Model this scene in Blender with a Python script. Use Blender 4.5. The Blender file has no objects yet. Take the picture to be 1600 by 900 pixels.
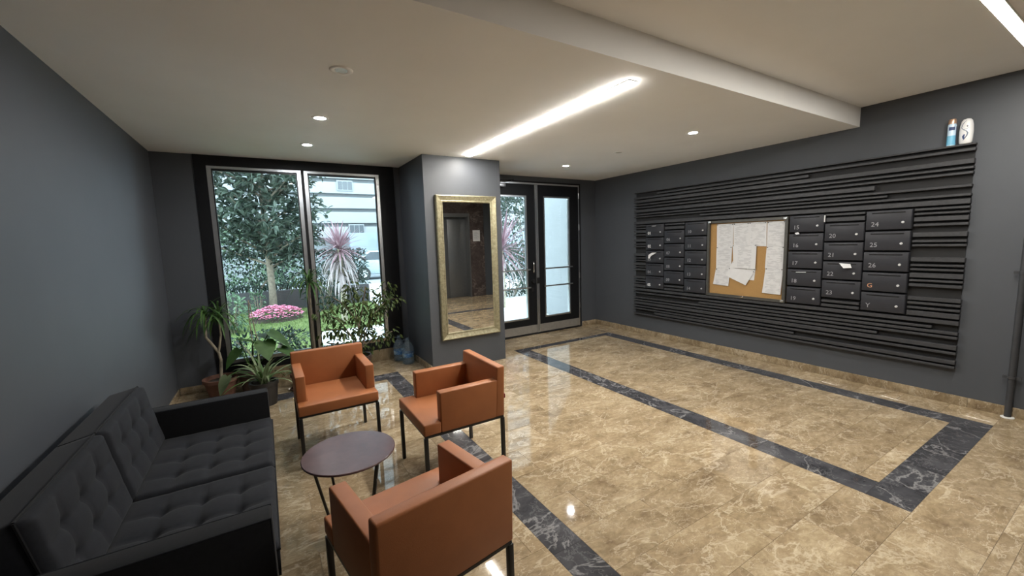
import bpy, bmesh, math, random
from mathutils import Vector, Matrix
R = random.Random(7)
sc = bpy.context.scene
COL = sc.collection
# ------------------------------------------------------------------ camera, sky, exposure
CAM_H, F_PX, YAW, PITCH, ROLL = 1.6, 637.0, 0.5440, 0.1152, -0.0303
cam = bpy.data.cameras.new('camera'); cam.sensor_width = 36.0; cam.lens = 36.0 * F_PX / 1600.0
cam.clip_start = 0.02; cam.clip_end = 300
camo = bpy.data.objects.new('camera', cam); COL.objects.link(camo); sc.camera = camo
fw = Vector((math.sin(YAW)*math.cos(PITCH), math.cos(YAW)*math.cos(PITCH), -math.sin(PITCH)))
r0 = Vector((math.cos(YAW), -math.sin(YAW), 0)); u0 = r0.cross(fw)
rr = math.cos(ROLL)*r0 + math.sin(ROLL)*u0; uu = -math.sin(ROLL)*r0 + math.cos(ROLL)*u0
camo.matrix_world = Matrix(((rr.x, uu.x, -fw.x, 0), (rr.y, uu.y, -fw.y, 0), (rr.z, uu.z, -fw.z, CAM_H), (0, 0, 0, 1)))
world = bpy.data.worlds.new('overcast_sky'); sc.world = world; world.use_nodes = True
bg = world.node_tree.nodes['Background']
bg.inputs['Color'].default_value = (0.80, 0.91, 1.0, 1); bg.inputs['Strength'].default_value = 3.1
vs = sc.view_settings
vs.view_transform = 'Standard'; vs.look = 'None'; vs.gamma = 1.0; vs.use_curve_mapping = False
vs.exposure = 1.52
LED_STRENGTH, SPOT_STRENGTH = 59.0, 300.0
LED_COLOR, SPOT_COLOR = (1.0, 0.955, 0.875, 1), (0.95, 0.97, 1.0, 1)

# ------------------------------------------------------------------ room measures (metres)
XL, XR, YF, YN, ZC, ZH, YB = -0.926, 5.265, 5.674, -1.45, 2.638, 2.827, 1.811
XR2, YR2 = 6.1, 0.30            # the lobby is wider by the lift
CX0, CX1, CY = 1.680, 2.720, 4.720    # column

# ------------------------------------------------------------------ materials
MATS = {}
def nt(name):
    m = bpy.data.materials.new(name); m.use_nodes = True
    t = m.node_tree; b = t.nodes['Principled BSDF']
    MATS[name] = m
    return m, t, b
def N(t, kind, **kw):
    n = t.nodes.new(kind)
    for k, v in kw.items(): setattr(n, k, v)
    return n
def ramp(t, src, stops):
    n = N(t, 'ShaderNodeValToRGB'); el = n.color_ramp.elements
    while len(el) < len(stops): el.new(0.5)
    for e, (p, c) in zip(el, stops):
        e.position = p; e.color = (*c, 1) if len(c) == 3 else c
    t.links.new(src, n.inputs[0]); return n
def coords(t, rnd=True):
    tc = N(t, 'ShaderNodeTexCoord')
    if not rnd: return tc.outputs['Object']
    oi = N(t, 'ShaderNodeObjectInfo'); mu = N(t, 'ShaderNodeMath', operation='MULTIPLY'); mu.inputs[1].default_value = 57.0
    ad = N(t, 'ShaderNodeVectorMath', operation='ADD')
    t.links.new(oi.outputs['Random'], mu.inputs[0]); t.links.new(tc.outputs['Object'], ad.inputs[0]); t.links.new(mu.outputs[0], ad.inputs[1])
    return ad.outputs[0]
def noise(t, vec, scale, detail=5, rough=0.55, dist=0.0):
    n = N(t, 'ShaderNodeTexNoise'); n.inputs['Scale'].default_value = scale; n.inputs['Detail'].default_value = detail
    n.inputs['Roughness'].default_value = rough; n.inputs['Distortion'].default_value = dist
    if vec is not None: t.links.new(vec, n.inputs['Vector'])
    return n
def bump(t, b, src, strength, dist=0.002):
    bn = N(t, 'ShaderNodeBump'); bn.inputs['Strength'].default_value = strength; bn.inputs['Distance'].default_value = dist
    t.links.new(src, bn.inputs['Height']); t.links.new(bn.outputs[0], b.inputs['Normal'])
def mixc(t, fac, a, b, mode='MIX'):
    m = N(t, 'ShaderNodeMix', data_type='RGBA', blend_type=mode)
    if isinstance(fac, (int, float)): m.inputs[0].default_value = fac
    else: t.links.new(fac, m.inputs[0])
    for i, v in ((6, a), (7, b)):
        if isinstance(v, tuple): m.inputs[i].default_value = (*v, 1)
        else: t.links.new(v, m.inputs[i])
    return m.outputs[2]
def plain(name, col, rough=0.5, metal=0.0, var=0.12, scale=18.0, bmp=0.0, bscale=120.0, spec=0.5, rnd=False, sheen=0.0):
    m, t, b = nt(name)
    v = coords(t, rnd); n = noise(t, v, scale)
    lo = tuple(c*(1-var) for c in col); hi = tuple(min(1, c*(1+var)) for c in col)
    rp = ramp(t, n.outputs[0], [(0.3, lo), (0.7, hi)])
    t.links.new(rp.outputs[0], b.inputs['Base Color'])
    b.inputs['Roughness'].default_value = rough; b.inputs['Metallic'].default_value = metal
    b.inputs['Specular IOR Level'].default_value = spec
    if sheen: b.inputs['Sheen Weight'].default_value = sheen
    if bmp: bump(t, b, noise(t, v, bscale, 3).outputs[0], bmp)
    return m
def emit(name, col, strength):
    m, t, b = nt(name)
    b.inputs['Base Color'].default_value = (0.9, 0.9, 0.9, 1)
    b.inputs['Emission Color'].default_value = col; b.inputs['Emission Strength'].default_value = strength
    return m
plain('paint_grey', (0.064, 0.070, 0.081), 0.55, var=0.04, scale=3, bmp=0.05, bscale=250)
plain('paint_black', (0.0065, 0.007, 0.0085), 0.5, spec=0.25, var=0.1)
plain('plaster', (0.90, 0.90, 0.895), 0.75, var=0.02, scale=2, bmp=0.03, bscale=90)
plain('slat_black', (0.036, 0.037, 0.041), 0.5, var=0.18, scale=30, bmp=0.25, bscale=160, rnd=True)
plain('board_black', (0.010, 0.010, 0.011), 0.7)
plain('mailbox_grey', (0.028, 0.029, 0.035), 0.45, spec=0.35, var=0.06)
plain('slot_black', (0.004, 0.004, 0.004), 0.8)
plain('chrome', (0.75, 0.75, 0.76), 0.18, 1.0, var=0.03)
plain('aluminium', (0.62, 0.64, 0.66), 0.32, 1.0, var=0.06)
plain('steel_plate', (0.42, 0.41, 0.39), 0.38, 0.7, var=0.08)
plain('lock_silver', (0.72, 0.72, 0.73), 0.3, 0.3, var=0.03)
plain('digit_grey', (0.30, 0.30, 0.32), 0.5)
plain('digit_white', (0.75, 0.75, 0.75), 0.5)
plain('digit_orange', (0.62, 0.30, 0.16), 0.5)
plain('leather_orange', (0.335, 0.119, 0.042), 0.48, var=0.10, scale=5, bmp=0.22, bscale=420, spec=0.4)
plain('metal_black', (0.010, 0.010, 0.011), 0.35, var=0.1)
plain('sofa_fabric', (0.0070, 0.0077, 0.0098), 0.85, spec=0.22, var=0.18, scale=60, bmp=0.35, bscale=700, sheen=0.06)
plain('sofa_cushion', (0.0120, 0.0135, 0.0180), 0.85, spec=0.22, var=0.15, scale=60, bmp=0.35, bscale=700, sheen=0.06)
plain('table_top', (0.095, 0.050, 0.052), 0.24, var=0.15, scale=10, spec=0.6)
plain('terracotta', (0.16, 0.075, 0.050), 0.8, var=0.2, bmp=0.2)
plain('pot_black', (0.020, 0.018, 0.017), 0.45)
plain('pot_brown', (0.055, 0.032, 0.026), 0.6, var=0.2)
plain('soil', (0.035, 0.025, 0.018), 0.95, var=0.5, scale=60, bmp=0.8, bscale=80)
plain('bark', (0.17, 0.14, 0.105), 0.85, var=0.35, scale=14, bmp=0.6, bscale=40)
plain('bark_pale', (0.30, 0.26, 0.19), 0.8, var=0.3, scale=20, bmp=0.4, bscale=60)
plain('bin_white', (0.72, 0.72, 0.73), 0.35, var=0.02)
plain('can_blue', (0.16, 0.45, 0.66), 0.3, var=0.05)
plain('can_pale', (0.55, 0.70, 0.84), 0.3, var=0.05)
plain('can_copper', (0.62, 0.40, 0.28), 0.3, 0.6)
plain('print_navy', (0.03, 0.06, 0.17), 0.5)
plain('print_slate', (0.12, 0.16, 0.23), 0.5)
plain('print_grey', (0.25, 0.26, 0.30), 0.5)
plain('cork', (0.36, 0.21, 0.075), 0.9, var=0.25, scale=140, bmp=0.4, bscale=200)
plain('board_frame', (0.10, 0.098, 0.09), 0.35, 0.4)
plain('lift_steel', (0.16, 0.165, 0.17), 0.38, 0.6, var=0.05)
plain('grout', (0.17, 0.13, 0.09), 0.8)
plain('white_ring', (0.7, 0.7, 0.68), 0.5)
plain('pipe_grey', (0.040, 0.042, 0.047), 0.4)
plain('asphalt', (0.22, 0.24, 0.26), 0.9, var=0.1, scale=30)
plain('white_render', (0.275, 0.285, 0.295), 0.8, var=0.03, scale=4, bmp=0.1)
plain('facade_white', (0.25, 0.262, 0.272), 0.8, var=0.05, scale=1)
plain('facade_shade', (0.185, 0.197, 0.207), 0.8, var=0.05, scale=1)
plain('wall_bluegrey', (0.24, 0.28, 0.34), 0.8, var=0.08, scale=2)
plain('window_dark', (0.06, 0.07, 0.08), 0.15)
plain('planter_dark', (0.035, 0.032, 0.035), 0.7, var=0.2)
plain('car_paint', (0.30, 0.36, 0.38), 0.25, 0.3)
plain('tyre', (0.02, 0.02, 0.02), 0.8)
plain('blossom_pink', (0.72, 0.27, 0.40), 0.6, var=0.35, scale=25)
plain('tag_red', (0.16, 0.01, 0.015), 0.6)
def leafmat(name, a, b_, rough=0.4, scale=6.0, trans=0.25):
    m, t, b = nt(name)
    v = coords(t, True); n = noise(t, v, scale, 3)
    rp = ramp(t, n.outputs[0], [(0.3, a), (0.7, b_)])
    t.links.new(rp.outputs[0], b.inputs['Base Color']); b.inputs['Roughness'].default_value = rough + 0.08; b.inputs['Specular IOR Level'].default_value = 0.28
    tr = N(t, 'ShaderNodeBsdfTranslucent'); t.links.new(rp.outputs[0], tr.inputs['Color'])
    mx = N(t, 'ShaderNodeMixShader'); mx.inputs[0].default_value = trans
    out = t.nodes['Material Output']
    t.links.new(b.outputs[0], mx.inputs[1]); t.links.new(tr.outputs[0], mx.inputs[2]); t.links.new(mx.outputs[0], out.inputs['Surface'])
    return m
leafmat('leaf_green', (0.035, 0.085, 0.022), (0.10, 0.19, 0.055))
leafmat('leaf_pale', (0.14, 0.20, 0.10), (0.30, 0.36, 0.20))
leafmat('leaf_ficus', (0.028, 0.055, 0.017), (0.105, 0.140, 0.045), 0.35, 9, 0.16)
leafmat('leaf_magnolia', (0.020, 0.034, 0.024), (0.075, 0.098, 0.076), 0.30, 7, 0.14)
leafmat('leaf_hedge', (0.008, 0.017, 0.012), (0.036, 0.060, 0.044), 0.30, 7, 0.14)
leafmat('leaf_light', (0.065, 0.115, 0.068), (0.19, 0.27, 0.17), 0.5, 3)
leafmat('leaf_cordyline', (0.15, 0.065, 0.085), (0.36, 0.25, 0.28), 0.45, 4)
leafmat('leaf_dry', (0.26, 0.20, 0.20), (0.46, 0.41, 0.41), 0.7, 4)
leafmat('grass', (0.075, 0.12, 0.035), (0.20, 0.25, 0.09), 0.6, 2)

def marble_beige(name, dark=1.0):
    m, t, b = nt(name)
    v = coords(t, True)
    mp = N(t, 'ShaderNodeMapping'); mp.inputs['Scale'].default_value = (1.0, 1.6, 1.0); mp.inputs['Rotation'].default_value = (0, 0, 0.5)
    t.links.new(v, mp.inputs[0]); v2 = mp.outputs[0]
    n1 = noise(t, v2, 3.6, 8, 0.68, 0.35)
    base = ramp(t, n1.outputs[0], [(0.28, (0.170*dark, 0.125*dark, 0.076*dark)), (0.48, (0.290*dark, 0.226*dark, 0.143*dark)), (0.72, (0.440*dark, 0.365*dark, 0.252*dark))]).outputs[0]
    n3 = noise(t, v2, 26, 6, 0.7, 0.6)
    base = mixc(t, 0.55, base, ramp(t, n3.outputs[0], [(0.3, (0.32, 0.28, 0.24)), (0.7, (0.72, 0.70, 0.66))]).outputs[0], 'OVERLAY')
    n2 = noise(t, v2, 2.2, 6, 0.6, 0.5)
    vein = ramp(t, n2.outputs[0], [(0.482, (0, 0, 0)), (0.498, (1, 1, 1)), (0.514, (0, 0, 0))])
    n4 = noise(t, v2, 6.5, 5, 0.62, 0.4)
    vein2 = ramp(t, n4.outputs[0], [(0.485, (0, 0, 0)), (0.50, (0.7, 0.7, 0.7)), (0.515, (0, 0, 0))])
    f = N(t, 'ShaderNodeMath', operation='MAXIMUM'); t.links.new(vein.outputs[0], f.inputs[0]); t.links.new(vein2.outputs[0], f.inputs[1])
    f2 = N(t, 'ShaderNodeMath', operation='MULTIPLY'); t.links.new(f.outputs[0], f2.inputs[0]); f2.inputs[1].default_value = 0.5
    base = mixc(t, f2.outputs[0], base, (0.66*dark, 0.57*dark, 0.43*dark))
    oi = N(t, 'ShaderNodeObjectInfo'); tint = ramp(t, oi.outputs['Random'], [(0.0, (0.88, 0.87, 0.86)), (1.0, (1.08, 1.08, 1.08))])
    base = mixc(t, 1.0, base, tint.outputs[0], 'MULTIPLY')
    t.links.new(base, b.inputs['Base Color']); b.inputs['Roughness'].default_value = 0.04; b.inputs['Specular IOR Level'].default_value = 0.75
marble_beige('marble_beige'); marble_beige('marble_skirting', 0.85)
def marble_dark(name, base=(0.024, 0.024, 0.028), mid=(0.080, 0.080, 0.088), vein=(0.42, 0.41, 0.41), rough=0.06, sc_=3.0):
    m, t, b = nt(name)
    v = coords(t, True)
    n1 = noise(t, v, sc_*1.4, 8, 0.65, 0.3)
    c = ramp(t, n1.outputs[0], [(0.3, base), (0.7, mid)]).outputs[0]
    n2 = noise(t, v, sc_*0.62, 6, 0.58, 0.5)
    vv = ramp(t, n2.outputs[0], [(0.484, (0, 0, 0)), (0.5, (0.42, 0.42, 0.42)), (0.512, (0, 0, 0))])
    c = mixc(t, vv.outputs[0], c, vein)
    n3 = noise(t, v, sc_*2.2, 7, 0.62, 0.4)
    vv = ramp(t, n3.outputs[0], [(0.485, (0, 0, 0)), (0.5, (0.16, 0.16, 0.16)), (0.515, (0, 0, 0))])
    c = mixc(t, vv.outputs[0], c, vein)
    t.links.new(c, b.inputs['Base Color']); b.inputs['Roughness'].default_value = rough
marble_dark('marble_black')
marble_dark('marble_brown', (0.035, 0.026, 0.024), (0.095, 0.075, 0.070), (0.30, 0.25, 0.23), 0.25, 2.2)
def gold():
    m, t, b = nt('gold_leaf')
    v = coords(t, False); n = noise(t, v, 35, 8, 0.7); n2 = noise(t, v, 220, 4, 0.7)
    c = ramp(t, n.outputs[0], [(0.3, (0.17, 0.15, 0.085)), (0.55, (0.34, 0.31, 0.20)), (0.75, (0.48, 0.45, 0.33))]).outputs[0]
    t.links.new(c, b.inputs['Base Color']); b.inputs['Metallic'].default_value = 0.55; b.inputs['Roughness'].default_value = 0.42
    bump(t, b, n2.outputs[0], 0.3)
gold()
def glass(name, tint, refl=0.08):
    m, t, b = nt(name)
    t.nodes.remove(b)
    tr = N(t, 'ShaderNodeBsdfTransparent'); tr.inputs['Color'].default_value = (*tint, 1)
    gl = N(t, 'ShaderNodeBsdfGlossy'); gl.inputs['Roughness'].default_value = 0.01
    fr = N(t, 'ShaderNodeFresnel'); fr.inputs['IOR'].default_value = 1.45
    mx = N(t, 'ShaderNodeMixShader')
    t.links.new(fr.outputs[0], mx.inputs[0]); t.links.new(tr.outputs[0], mx.inputs[1]); t.links.new(gl.outputs[0], mx.inputs[2])
    t.links.new(mx.outputs[0], t.nodes['Material Output'].inputs['Surface'])
glass('window_glass', (0.90, 0.97, 0.97)); glass('case_glass', (0.96, 0.97, 0.97))
m, t, b = nt('bottle_plastic')
b.inputs['Base Color'].default_value = (0.50, 0.62, 0.72, 1); b.inputs['Roughness'].default_value = 0.08
_tr = N(t, 'ShaderNodeBsdfTransparent'); _tr.inputs['Color'].default_value = (0.82, 0.91, 0.97, 1); _mx = N(t, 'ShaderNodeMixShader'); _mx.inputs[0].default_value = 0.82
t.links.new(b.outputs[0], _mx.inputs[1]); t.links.new(_tr.outputs[0], _mx.inputs[2]); t.links.new(_mx.outputs[0], t.nodes['Material Output'].inputs['Surface'])
m, t, b = nt('bottle_label')
b.inputs['Base Color'].default_value = (0.10, 0.28, 0.55, 1); b.inputs['Roughness'].default_value = 0.3
lc = ramp(t, noise(t, coords(t, False), 22, 3).outputs[0], [(0.42, (0.04, 0.14, 0.34)), (0.58, (0.30, 0.45, 0.60))]); t.links.new(lc.outputs[0], b.inputs['Base Color'])
m, t, b = nt('mirror_silver')
b.inputs['Base Color'].default_value = (0.86, 0.87, 0.86, 1); b.inputs['Metallic'].default_value = 1; b.inputs['Roughness'].default_value = 0.0
emit('led_diffuser', LED_COLOR, LED_STRENGTH); emit('spot_lens', SPOT_COLOR, SPOT_STRENGTH)
plain('lens_off', (0.55, 0.54, 0.52), 0.4)
def paper():
    m, t, b = nt('printed_paper')
    tc = N(t, 'ShaderNodeTexCoord'); sp = N(t, 'ShaderNodeSeparateXYZ'); t.links.new(tc.outputs['Object'], sp.inputs[0])
    # rows of illegible small print: thin stripes along the sheet's height, broken up by noise
    mu = N(t, 'ShaderNodeMath', operation='MULTIPLY'); mu.inputs[1].default_value = 2*math.pi/0.0125; t.links.new(sp.outputs['Z'], mu.inputs[0])
    si = N(t, 'ShaderNodeMath', operation='SINE'); t.links.new(mu.outputs[0], si.inputs[0])
    st = ramp(t, si.outputs[0], [(0.15, (0, 0, 0)), (0.45, (1, 1, 1))])
    oi = N(t, 'ShaderNodeObjectInfo'); mr = N(t, 'ShaderNodeMath', operation='MULTIPLY'); mr.inputs[1].default_value = 31; t.links.new(oi.outputs['Random'], mr.inputs[0])
    ad = N(t, 'ShaderNodeVectorMath', operation='ADD'); t.links.new(tc.outputs['Object'], ad.inputs[0]); t.links.new(mr.outputs[0], ad.inputs[1])
    mp = N(t, 'ShaderNodeMapping'); mp.inputs['Scale'].default_value = (1, 8, 26); t.links.new(ad.outputs[0], mp.inputs[0])
    nn = noise(t, mp.outputs[0], 1.6, 2); br = ramp(t, nn.outputs[0], [(0.46, (0, 0, 0)), (0.54, (1, 1, 1))])
    mk_ = N(t, 'ShaderNodeMath', operation='MULTIPLY'); t.links.new(st.outputs[0], mk_.inputs[0]); t.links.new(br.outputs[0], mk_.inputs[1])
    ab = N(t, 'ShaderNodeMath', operation='ABSOLUTE'); t.links.new(sp.outputs['Y'], ab.inputs[0])
    lt = N(t, 'ShaderNodeMath', operation='LESS_THAN'); lt.inputs[1].default_value = 0.085; t.links.new(ab.outputs[0], lt.inputs[0])
    m2 = N(t, 'ShaderNodeMath', operation='MULTIPLY'); t.links.new(mk_.outputs[0], m2.inputs[0]); t.links.new(lt.outputs[0], m2.inputs[1])
    c = mixc(t, m2.outputs[0], (0.60, 0.60, 0.60), (0.40, 0.40, 0.41))
    t.links.new(c, b.inputs['Base Color']); b.inputs['Roughness'].default_value = 0.6
paper(); plain('blank_paper', (0.63, 0.63, 0.63), 0.6, var=0.03)
def paving():
    m, t, b = nt('paving')
    v = coords(t, False); br = N(t, 'ShaderNodeTexBrick'); br.inputs['Scale'].default_value = 2.2
    br.inputs['Color1'].default_value = (0.68, 0.68, 0.68, 1); br.inputs['Color2'].default_value = (0.76, 0.76, 0.76, 1); br.inputs['Mortar'].default_value = (0.33, 0.33, 0.33, 1)
    br.inputs['Mortar Size'].default_value = 0.012; t.links.new(v, br.inputs['Vector'])
    t.links.new(br.outputs[0], b.inputs['Base Color']); b.inputs['Roughness'].default_value = 0.8
paving()

# ------------------------------------------------------------------ mesh helpers
def bm_box(bm, x0, x1, y0, y1, z0, z1):
    vs_ = [bm.verts.new(p) for p in ((x0, y0, z0), (x1, y0, z0), (x1, y1, z0), (x0, y1, z0), (x0, y0, z1), (x1, y0, z1), (x1, y1, z1), (x0, y1, z1))]
    for f in ((0, 3, 2, 1), (4, 5, 6, 7), (0, 1, 5, 4), (1, 2, 6, 5), (2, 3, 7, 6), (3, 0, 4, 7)): bm.faces.new([vs_[i] for i in f])
def bm_prism(bm, pts, axis, a, b):
    """polygon pts (2-D, counter-clockwise) pushed along an axis from a to b"""
    def P(p, v):
        if axis == 'z': return (p[0], p[1], v)
        if axis == 'y': return (p[0], v, p[1])
        return (v, p[0], p[1])
    A = [bm.verts.new(P(p, a)) for p in pts]; B = [bm.verts.new(P(p, b)) for p in pts]
    n = len(pts); bm.faces.new(A[::-1]); bm.faces.new(B)
    for i in range(n): bm.faces.new((A[i], A[(i+1) % n], B[(i+1) % n], B[i]))
def bm_tube(bm, pts, rad, seg=8, cap=True):
    pts = [Vector(p) for p in pts]; rings = []
    if not isinstance(rad, (list, tuple)): rad = [rad]*len(pts)
    prev = None
    for i, p in enumerate(pts):
        d = (pts[min(i+1, len(pts)-1)] - pts[max(i-1, 0)]).normalized()
        a = prev if prev is not None else (Vector((0, 0, 1)) if abs(d.z) < 0.9 else Vector((1, 0, 0)))
        x = (a - d*a.dot(d)).normalized(); prev = x; y = d.cross(x)
        rings.append([bm.verts.new(p + rad[i]*(math.cos(2*math.pi*k/seg)*x + math.sin(2*math.pi*k/seg)*y)) for k in range(seg)])
    for A, B in zip(rings, rings[1:]):
        for k in range(seg): bm.faces.new((A[k], A[(k+1) % seg], B[(k+1) % seg], B[k]))
    if cap: bm.faces.new(rings[0][::-1]); bm.faces.new(rings[-1])
def bm_lathe(bm, prof, seg=24, c=(0, 0, 0), closed=False):
    rings = []
    for r, z in prof:
        if r < 1e-6: rings.append([bm.verts.new((c[0], c[1], c[2]+z))])
        else: rings.append([bm.verts.new((c[0]+r*math.cos(2*math.pi*k/seg), c[1]+r*math.sin(2*math.pi*k/seg), c[2]+z)) for k in range(seg)])
    for A, B in zip(rings, rings[1:]):
        for k in range(seg):
            q = (k+1) % seg
            if len(A) == 1 and len(B) == 1: break
            if len(A) == 1: bm.faces.new((A[0], B[q], B[k]))
            elif len(B) == 1: bm.faces.new((A[k], A[q], B[0]))
            else: bm.faces.new((A[k], A[q], B[q], B[k]))
def bevel(bm, w, seg=2):
    bmesh.ops.recalc_face_normals(bm, faces=bm.faces)
    bmesh.ops.bevel(bm, geom=list(bm.edges), offset=w, segments=seg, profile=0.5, affect='EDGES', clamp_overlap=True)
def mesh_of(bm, name, mat, smooth=False, angle=40, recalc=True):
    if recalc: bmesh.ops.recalc_face_normals(bm, faces=bm.faces)
    me = bpy.data.meshes.new(name); bm.to_mesh(me); bm.free()
    if smooth:
        me.polygons.foreach_set('use_smooth', [True]*len(me.polygons)); me.set_sharp_from_angle(angle=math.radians(angle))
    me.materials.append(MATS[mat]); return me
def link(name, me, parent=None, loc=(0, 0, 0), rotz=0.0):
    o = bpy.data.objects.new(name, me); COL.objects.link(o); o.location = loc
    if rotz: o.rotation_euler = (0, 0, rotz)
    if parent is not None: o.parent = parent
    return o
def obj(name, bm, mat, parent=None, loc=(0, 0, 0), rotz=0.0, smooth=False, angle=40, recalc=True):
    return link(name, mesh_of(bm, name, mat, smooth, angle, recalc), parent, loc, rotz)
def box(name, dims, mat, parent=None, bv=0.0, loc=(0, 0, 0), seg=2):
    bm = bmesh.new(); bm_box(bm, *dims)
    if bv: bevel(bm, bv, seg)
    return obj(name, bm, mat, parent, loc, smooth=bool(bv))
def boxes(name, dl, mat, parent=None, loc=(0, 0, 0), bv=0.0):
    bm = bmesh.new()
    for d in dl: bm_box(bm, *d)
    if bv: bevel(bm, bv)
    return obj(name, bm, mat, parent, loc, smooth=bool(bv))
def tube(name, pts, rad, mat, parent=None, seg=8, loc=(0, 0, 0)):
    bm = bmesh.new(); bm_tube(bm, pts, rad, seg); return obj(name, bm, mat, parent, loc, smooth=True, angle=60)
def lathe(name, prof, mat, parent=None, seg=24, loc=(0, 0, 0), angle=40):
    bm = bmesh.new(); bm_lathe(bm, prof, seg); return obj(name, bm, mat, parent, loc, smooth=True, angle=angle)
def thing(name, label, cat, loc=(0, 0, 0), rotz=0.0, group=None):
    o = bpy.data.objects.new(name, None); COL.objects.link(o); o.location = loc; o.rotation_euler = (0, 0, rotz)
    o.empty_display_size = 0.1
    return tag(o, label, cat, group)
def tag(o, label, cat, group=None, kind=None):
    o['label'] = label; o['category'] = cat
    if group: o['group'] = group
    if kind: o['kind'] = kind
    return o
def struct(o, label=None):
    o['kind'] = 'structure'
    if label: o['label'] = label
    return o
def text_mesh(s, size, mat, depth=0.0008, bold=0.0):
    cu = bpy.data.curves.new('t', 'FONT'); cu.body = s; cu.size = size; cu.extrude = depth; cu.offset = bold; cu.resolution_u = 2
    cu.align_x = 'LEFT'; cu.align_y = 'CENTER'
    o = bpy.data.objects.new('t', cu); COL.objects.link(o)
    me = bpy.data.meshes.new_from_object(o); COL.objects.unlink(o); bpy.data.objects.remove(o); bpy.data.curves.remove(cu)
    me.materials.clear(); me.materials.append(MATS[mat]); return me

# ================================================================== THE ROOM
# floor: grout bed with every marble tile its own piece
floor = struct(boxes('floor', [(XL, XR2, YN-0.3, YF, -0.12, -0.0035)], 'grout'), 'polished beige marble tile floor with black marble bands')
TILE_CACHE = {}
def tile(x0, x1, y0, y1, mat, name):
    g = 0.0008; w, d = round(x1-x0-2*g, 4), round(y1-y0-2*g, 4)
    if w < 0.015 or d < 0.015: return
    k = (w, d, mat)
    if k not in TILE_CACHE:
        bm = bmesh.new(); bm_box(bm, -w/2, w/2, -d/2, d/2, -0.012, 0.0); TILE_CACHE[k] = mesh_of(bm, name, mat)
    link(name, TILE_CACHE[k], floor, ((x0+x1)/2, (y0+y1)/2, 0))
TW, TD, TY = 0.62, 0.31, 0.683
def zone(x0, x1, y0, y1, ax, sh=0.31):
    k0 = math.floor((y0-TY)/TD)
    y = TY + k0*TD
    while y < y1 - 1e-6:
        a, b = max(y, y0), min(y+TD, y1)
        if b - a > 0.012:
            row = round((y-TY)/TD); off = ax + (row % 2)*sh
            x = off + math.floor((x0-off)/TW)*TW
            while x < x1 - 1e-6:
                c, d = max(x, x0), min(x+TW, x1)
                if d - c > 0.02: tile(c, d, a, b, 'marble_beige', 'tile')
                x += TW
        y += TD
RB = (3.018, 4.918, 0.683, 4.995, 3.229, 4.723, 0.890, 4.870)   # right border: outer, inner
LB = (-0.70, 1.325, 0.683, 5.050, -0.50, 1.135, 0.890, 4.830)   # left border
def border(b, n):
    x0, x1, y0, y1, i0, i1, j0, j1 = b
    for (c, d) in ((x0, i0), (i1, x1)):
        ys = [j0 + (j1-j0)*k/n for k in range(n+1)]
        for a, e in zip(ys, ys[1:]): tile(c, d, a, e, 'marble_black', 'border_tile')
    for (c, d) in ((y0, j0), (j1, y1)):
        xs = [x0, x0+(x1-x0)/3, x0+2*(x1-x0)/3, x1]
        for a, e in zip(xs, xs[1:]): tile(a, e, c, d, 'marble_black', 'border_tile')
border(RB, 6); border(LB, 6)
zone(RB[4], RB[5], RB[6], RB[7], RB[4] + 0.17)
zone(LB[4], LB[5], LB[6], LB[7], LB[4])
zone(LB[1], RB[0], TY, RB[3], 1.845)
zone(LB[1], XR, RB[3], YF, 1.845)
zone(XL, LB[1], LB[3], YF, XL)
zone(RB[1], XR, TY, RB[3], XR - TW, 0.0)
zone(XL, LB[0], TY, LB[3], XL, 0.0)
zone(XL, XR, YR2, TY, 3.20, 0.31); zone(XL, XR2, YN, YR2, 3.20, 0.31)

# walls
T = 0.20
struct(boxes('wall_left', [(XL-T, XL, YN-T, YF+T, 0, 3.0)], 'paint_grey'), 'dark grey painted wall behind the sofa')
struct(boxes('wall_right', [(XR, XR+T, YR2, YF+T, 0, 3.0), (XR+T, XR2+T, YR2, YR2+T, 0, 3.0), (XR2, XR2+T, YN-T, YR2, 0, 3.0)], 'paint_grey'), 'dark grey painted wall carrying the slat panel')
WX0, WX1, WZ0 = -0.565, 1.600, 0.165      # window opening
DX0, DX1, DZ1 = 2.990, 4.900, 2.560       # door opening
struct(boxes('wall_far', [(XL, WX0, YF, YF+T, 0, ZC), (WX0, WX1, YF, YF+T, -0.1, WZ0), (WX1, DX0, YF, YF+T, 0, ZC), (DX1, XR, YF, YF+T, 0, ZC), (XL, XR, YF, YF+T, ZC, 3.0), (DX0, DX1, YF, YF+T, DZ1, ZC)], 'paint_grey'), 'dark grey far wall with window and glazed doors')
struct(boxes('wall_column', [(CX0, CX1, CY, YF, 0, ZC)], 'paint_grey'), 'dark grey boxed column carrying the gold mirror')
LX0, LX1, LZ1 = 4.02, 5.16, 2.42          # lift opening in the rear wall
struct(boxes('wall_near', [(XL, 3.75, YN-T, YN, 0, 3.0), (5.62, XR2, YN-T, YN, 0, 3.0)], 'paint_grey'), 'dark grey wall beside the lift')
struct(boxes('wall_lift', [(3.75, LX0, YN-T, YN+0.02, 0, 3.0), (LX1, 5.62, YN-T, YN+0.02, 0, 3.0), (LX0, LX1, YN-T, YN+0.02, LZ1, 3.0)], 'marble_brown'), 'dark brown marble surround of the lift seen in the mirror')
lift = struct(boxes('door_3', [(LX0, LX1, YN-0.24, YN-0.20, 0, LZ1)], 'lift_steel'), 'grey steel lift door seen in the mirror')
for a, b_ in ((LX0+0.002, 4.54), (4.545, LX1-0.05)): box('panel', (a, b_, YN-0.20, YN-0.165, 0.01, LZ1-0.16), 'lift_steel', lift, 0.003)
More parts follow.
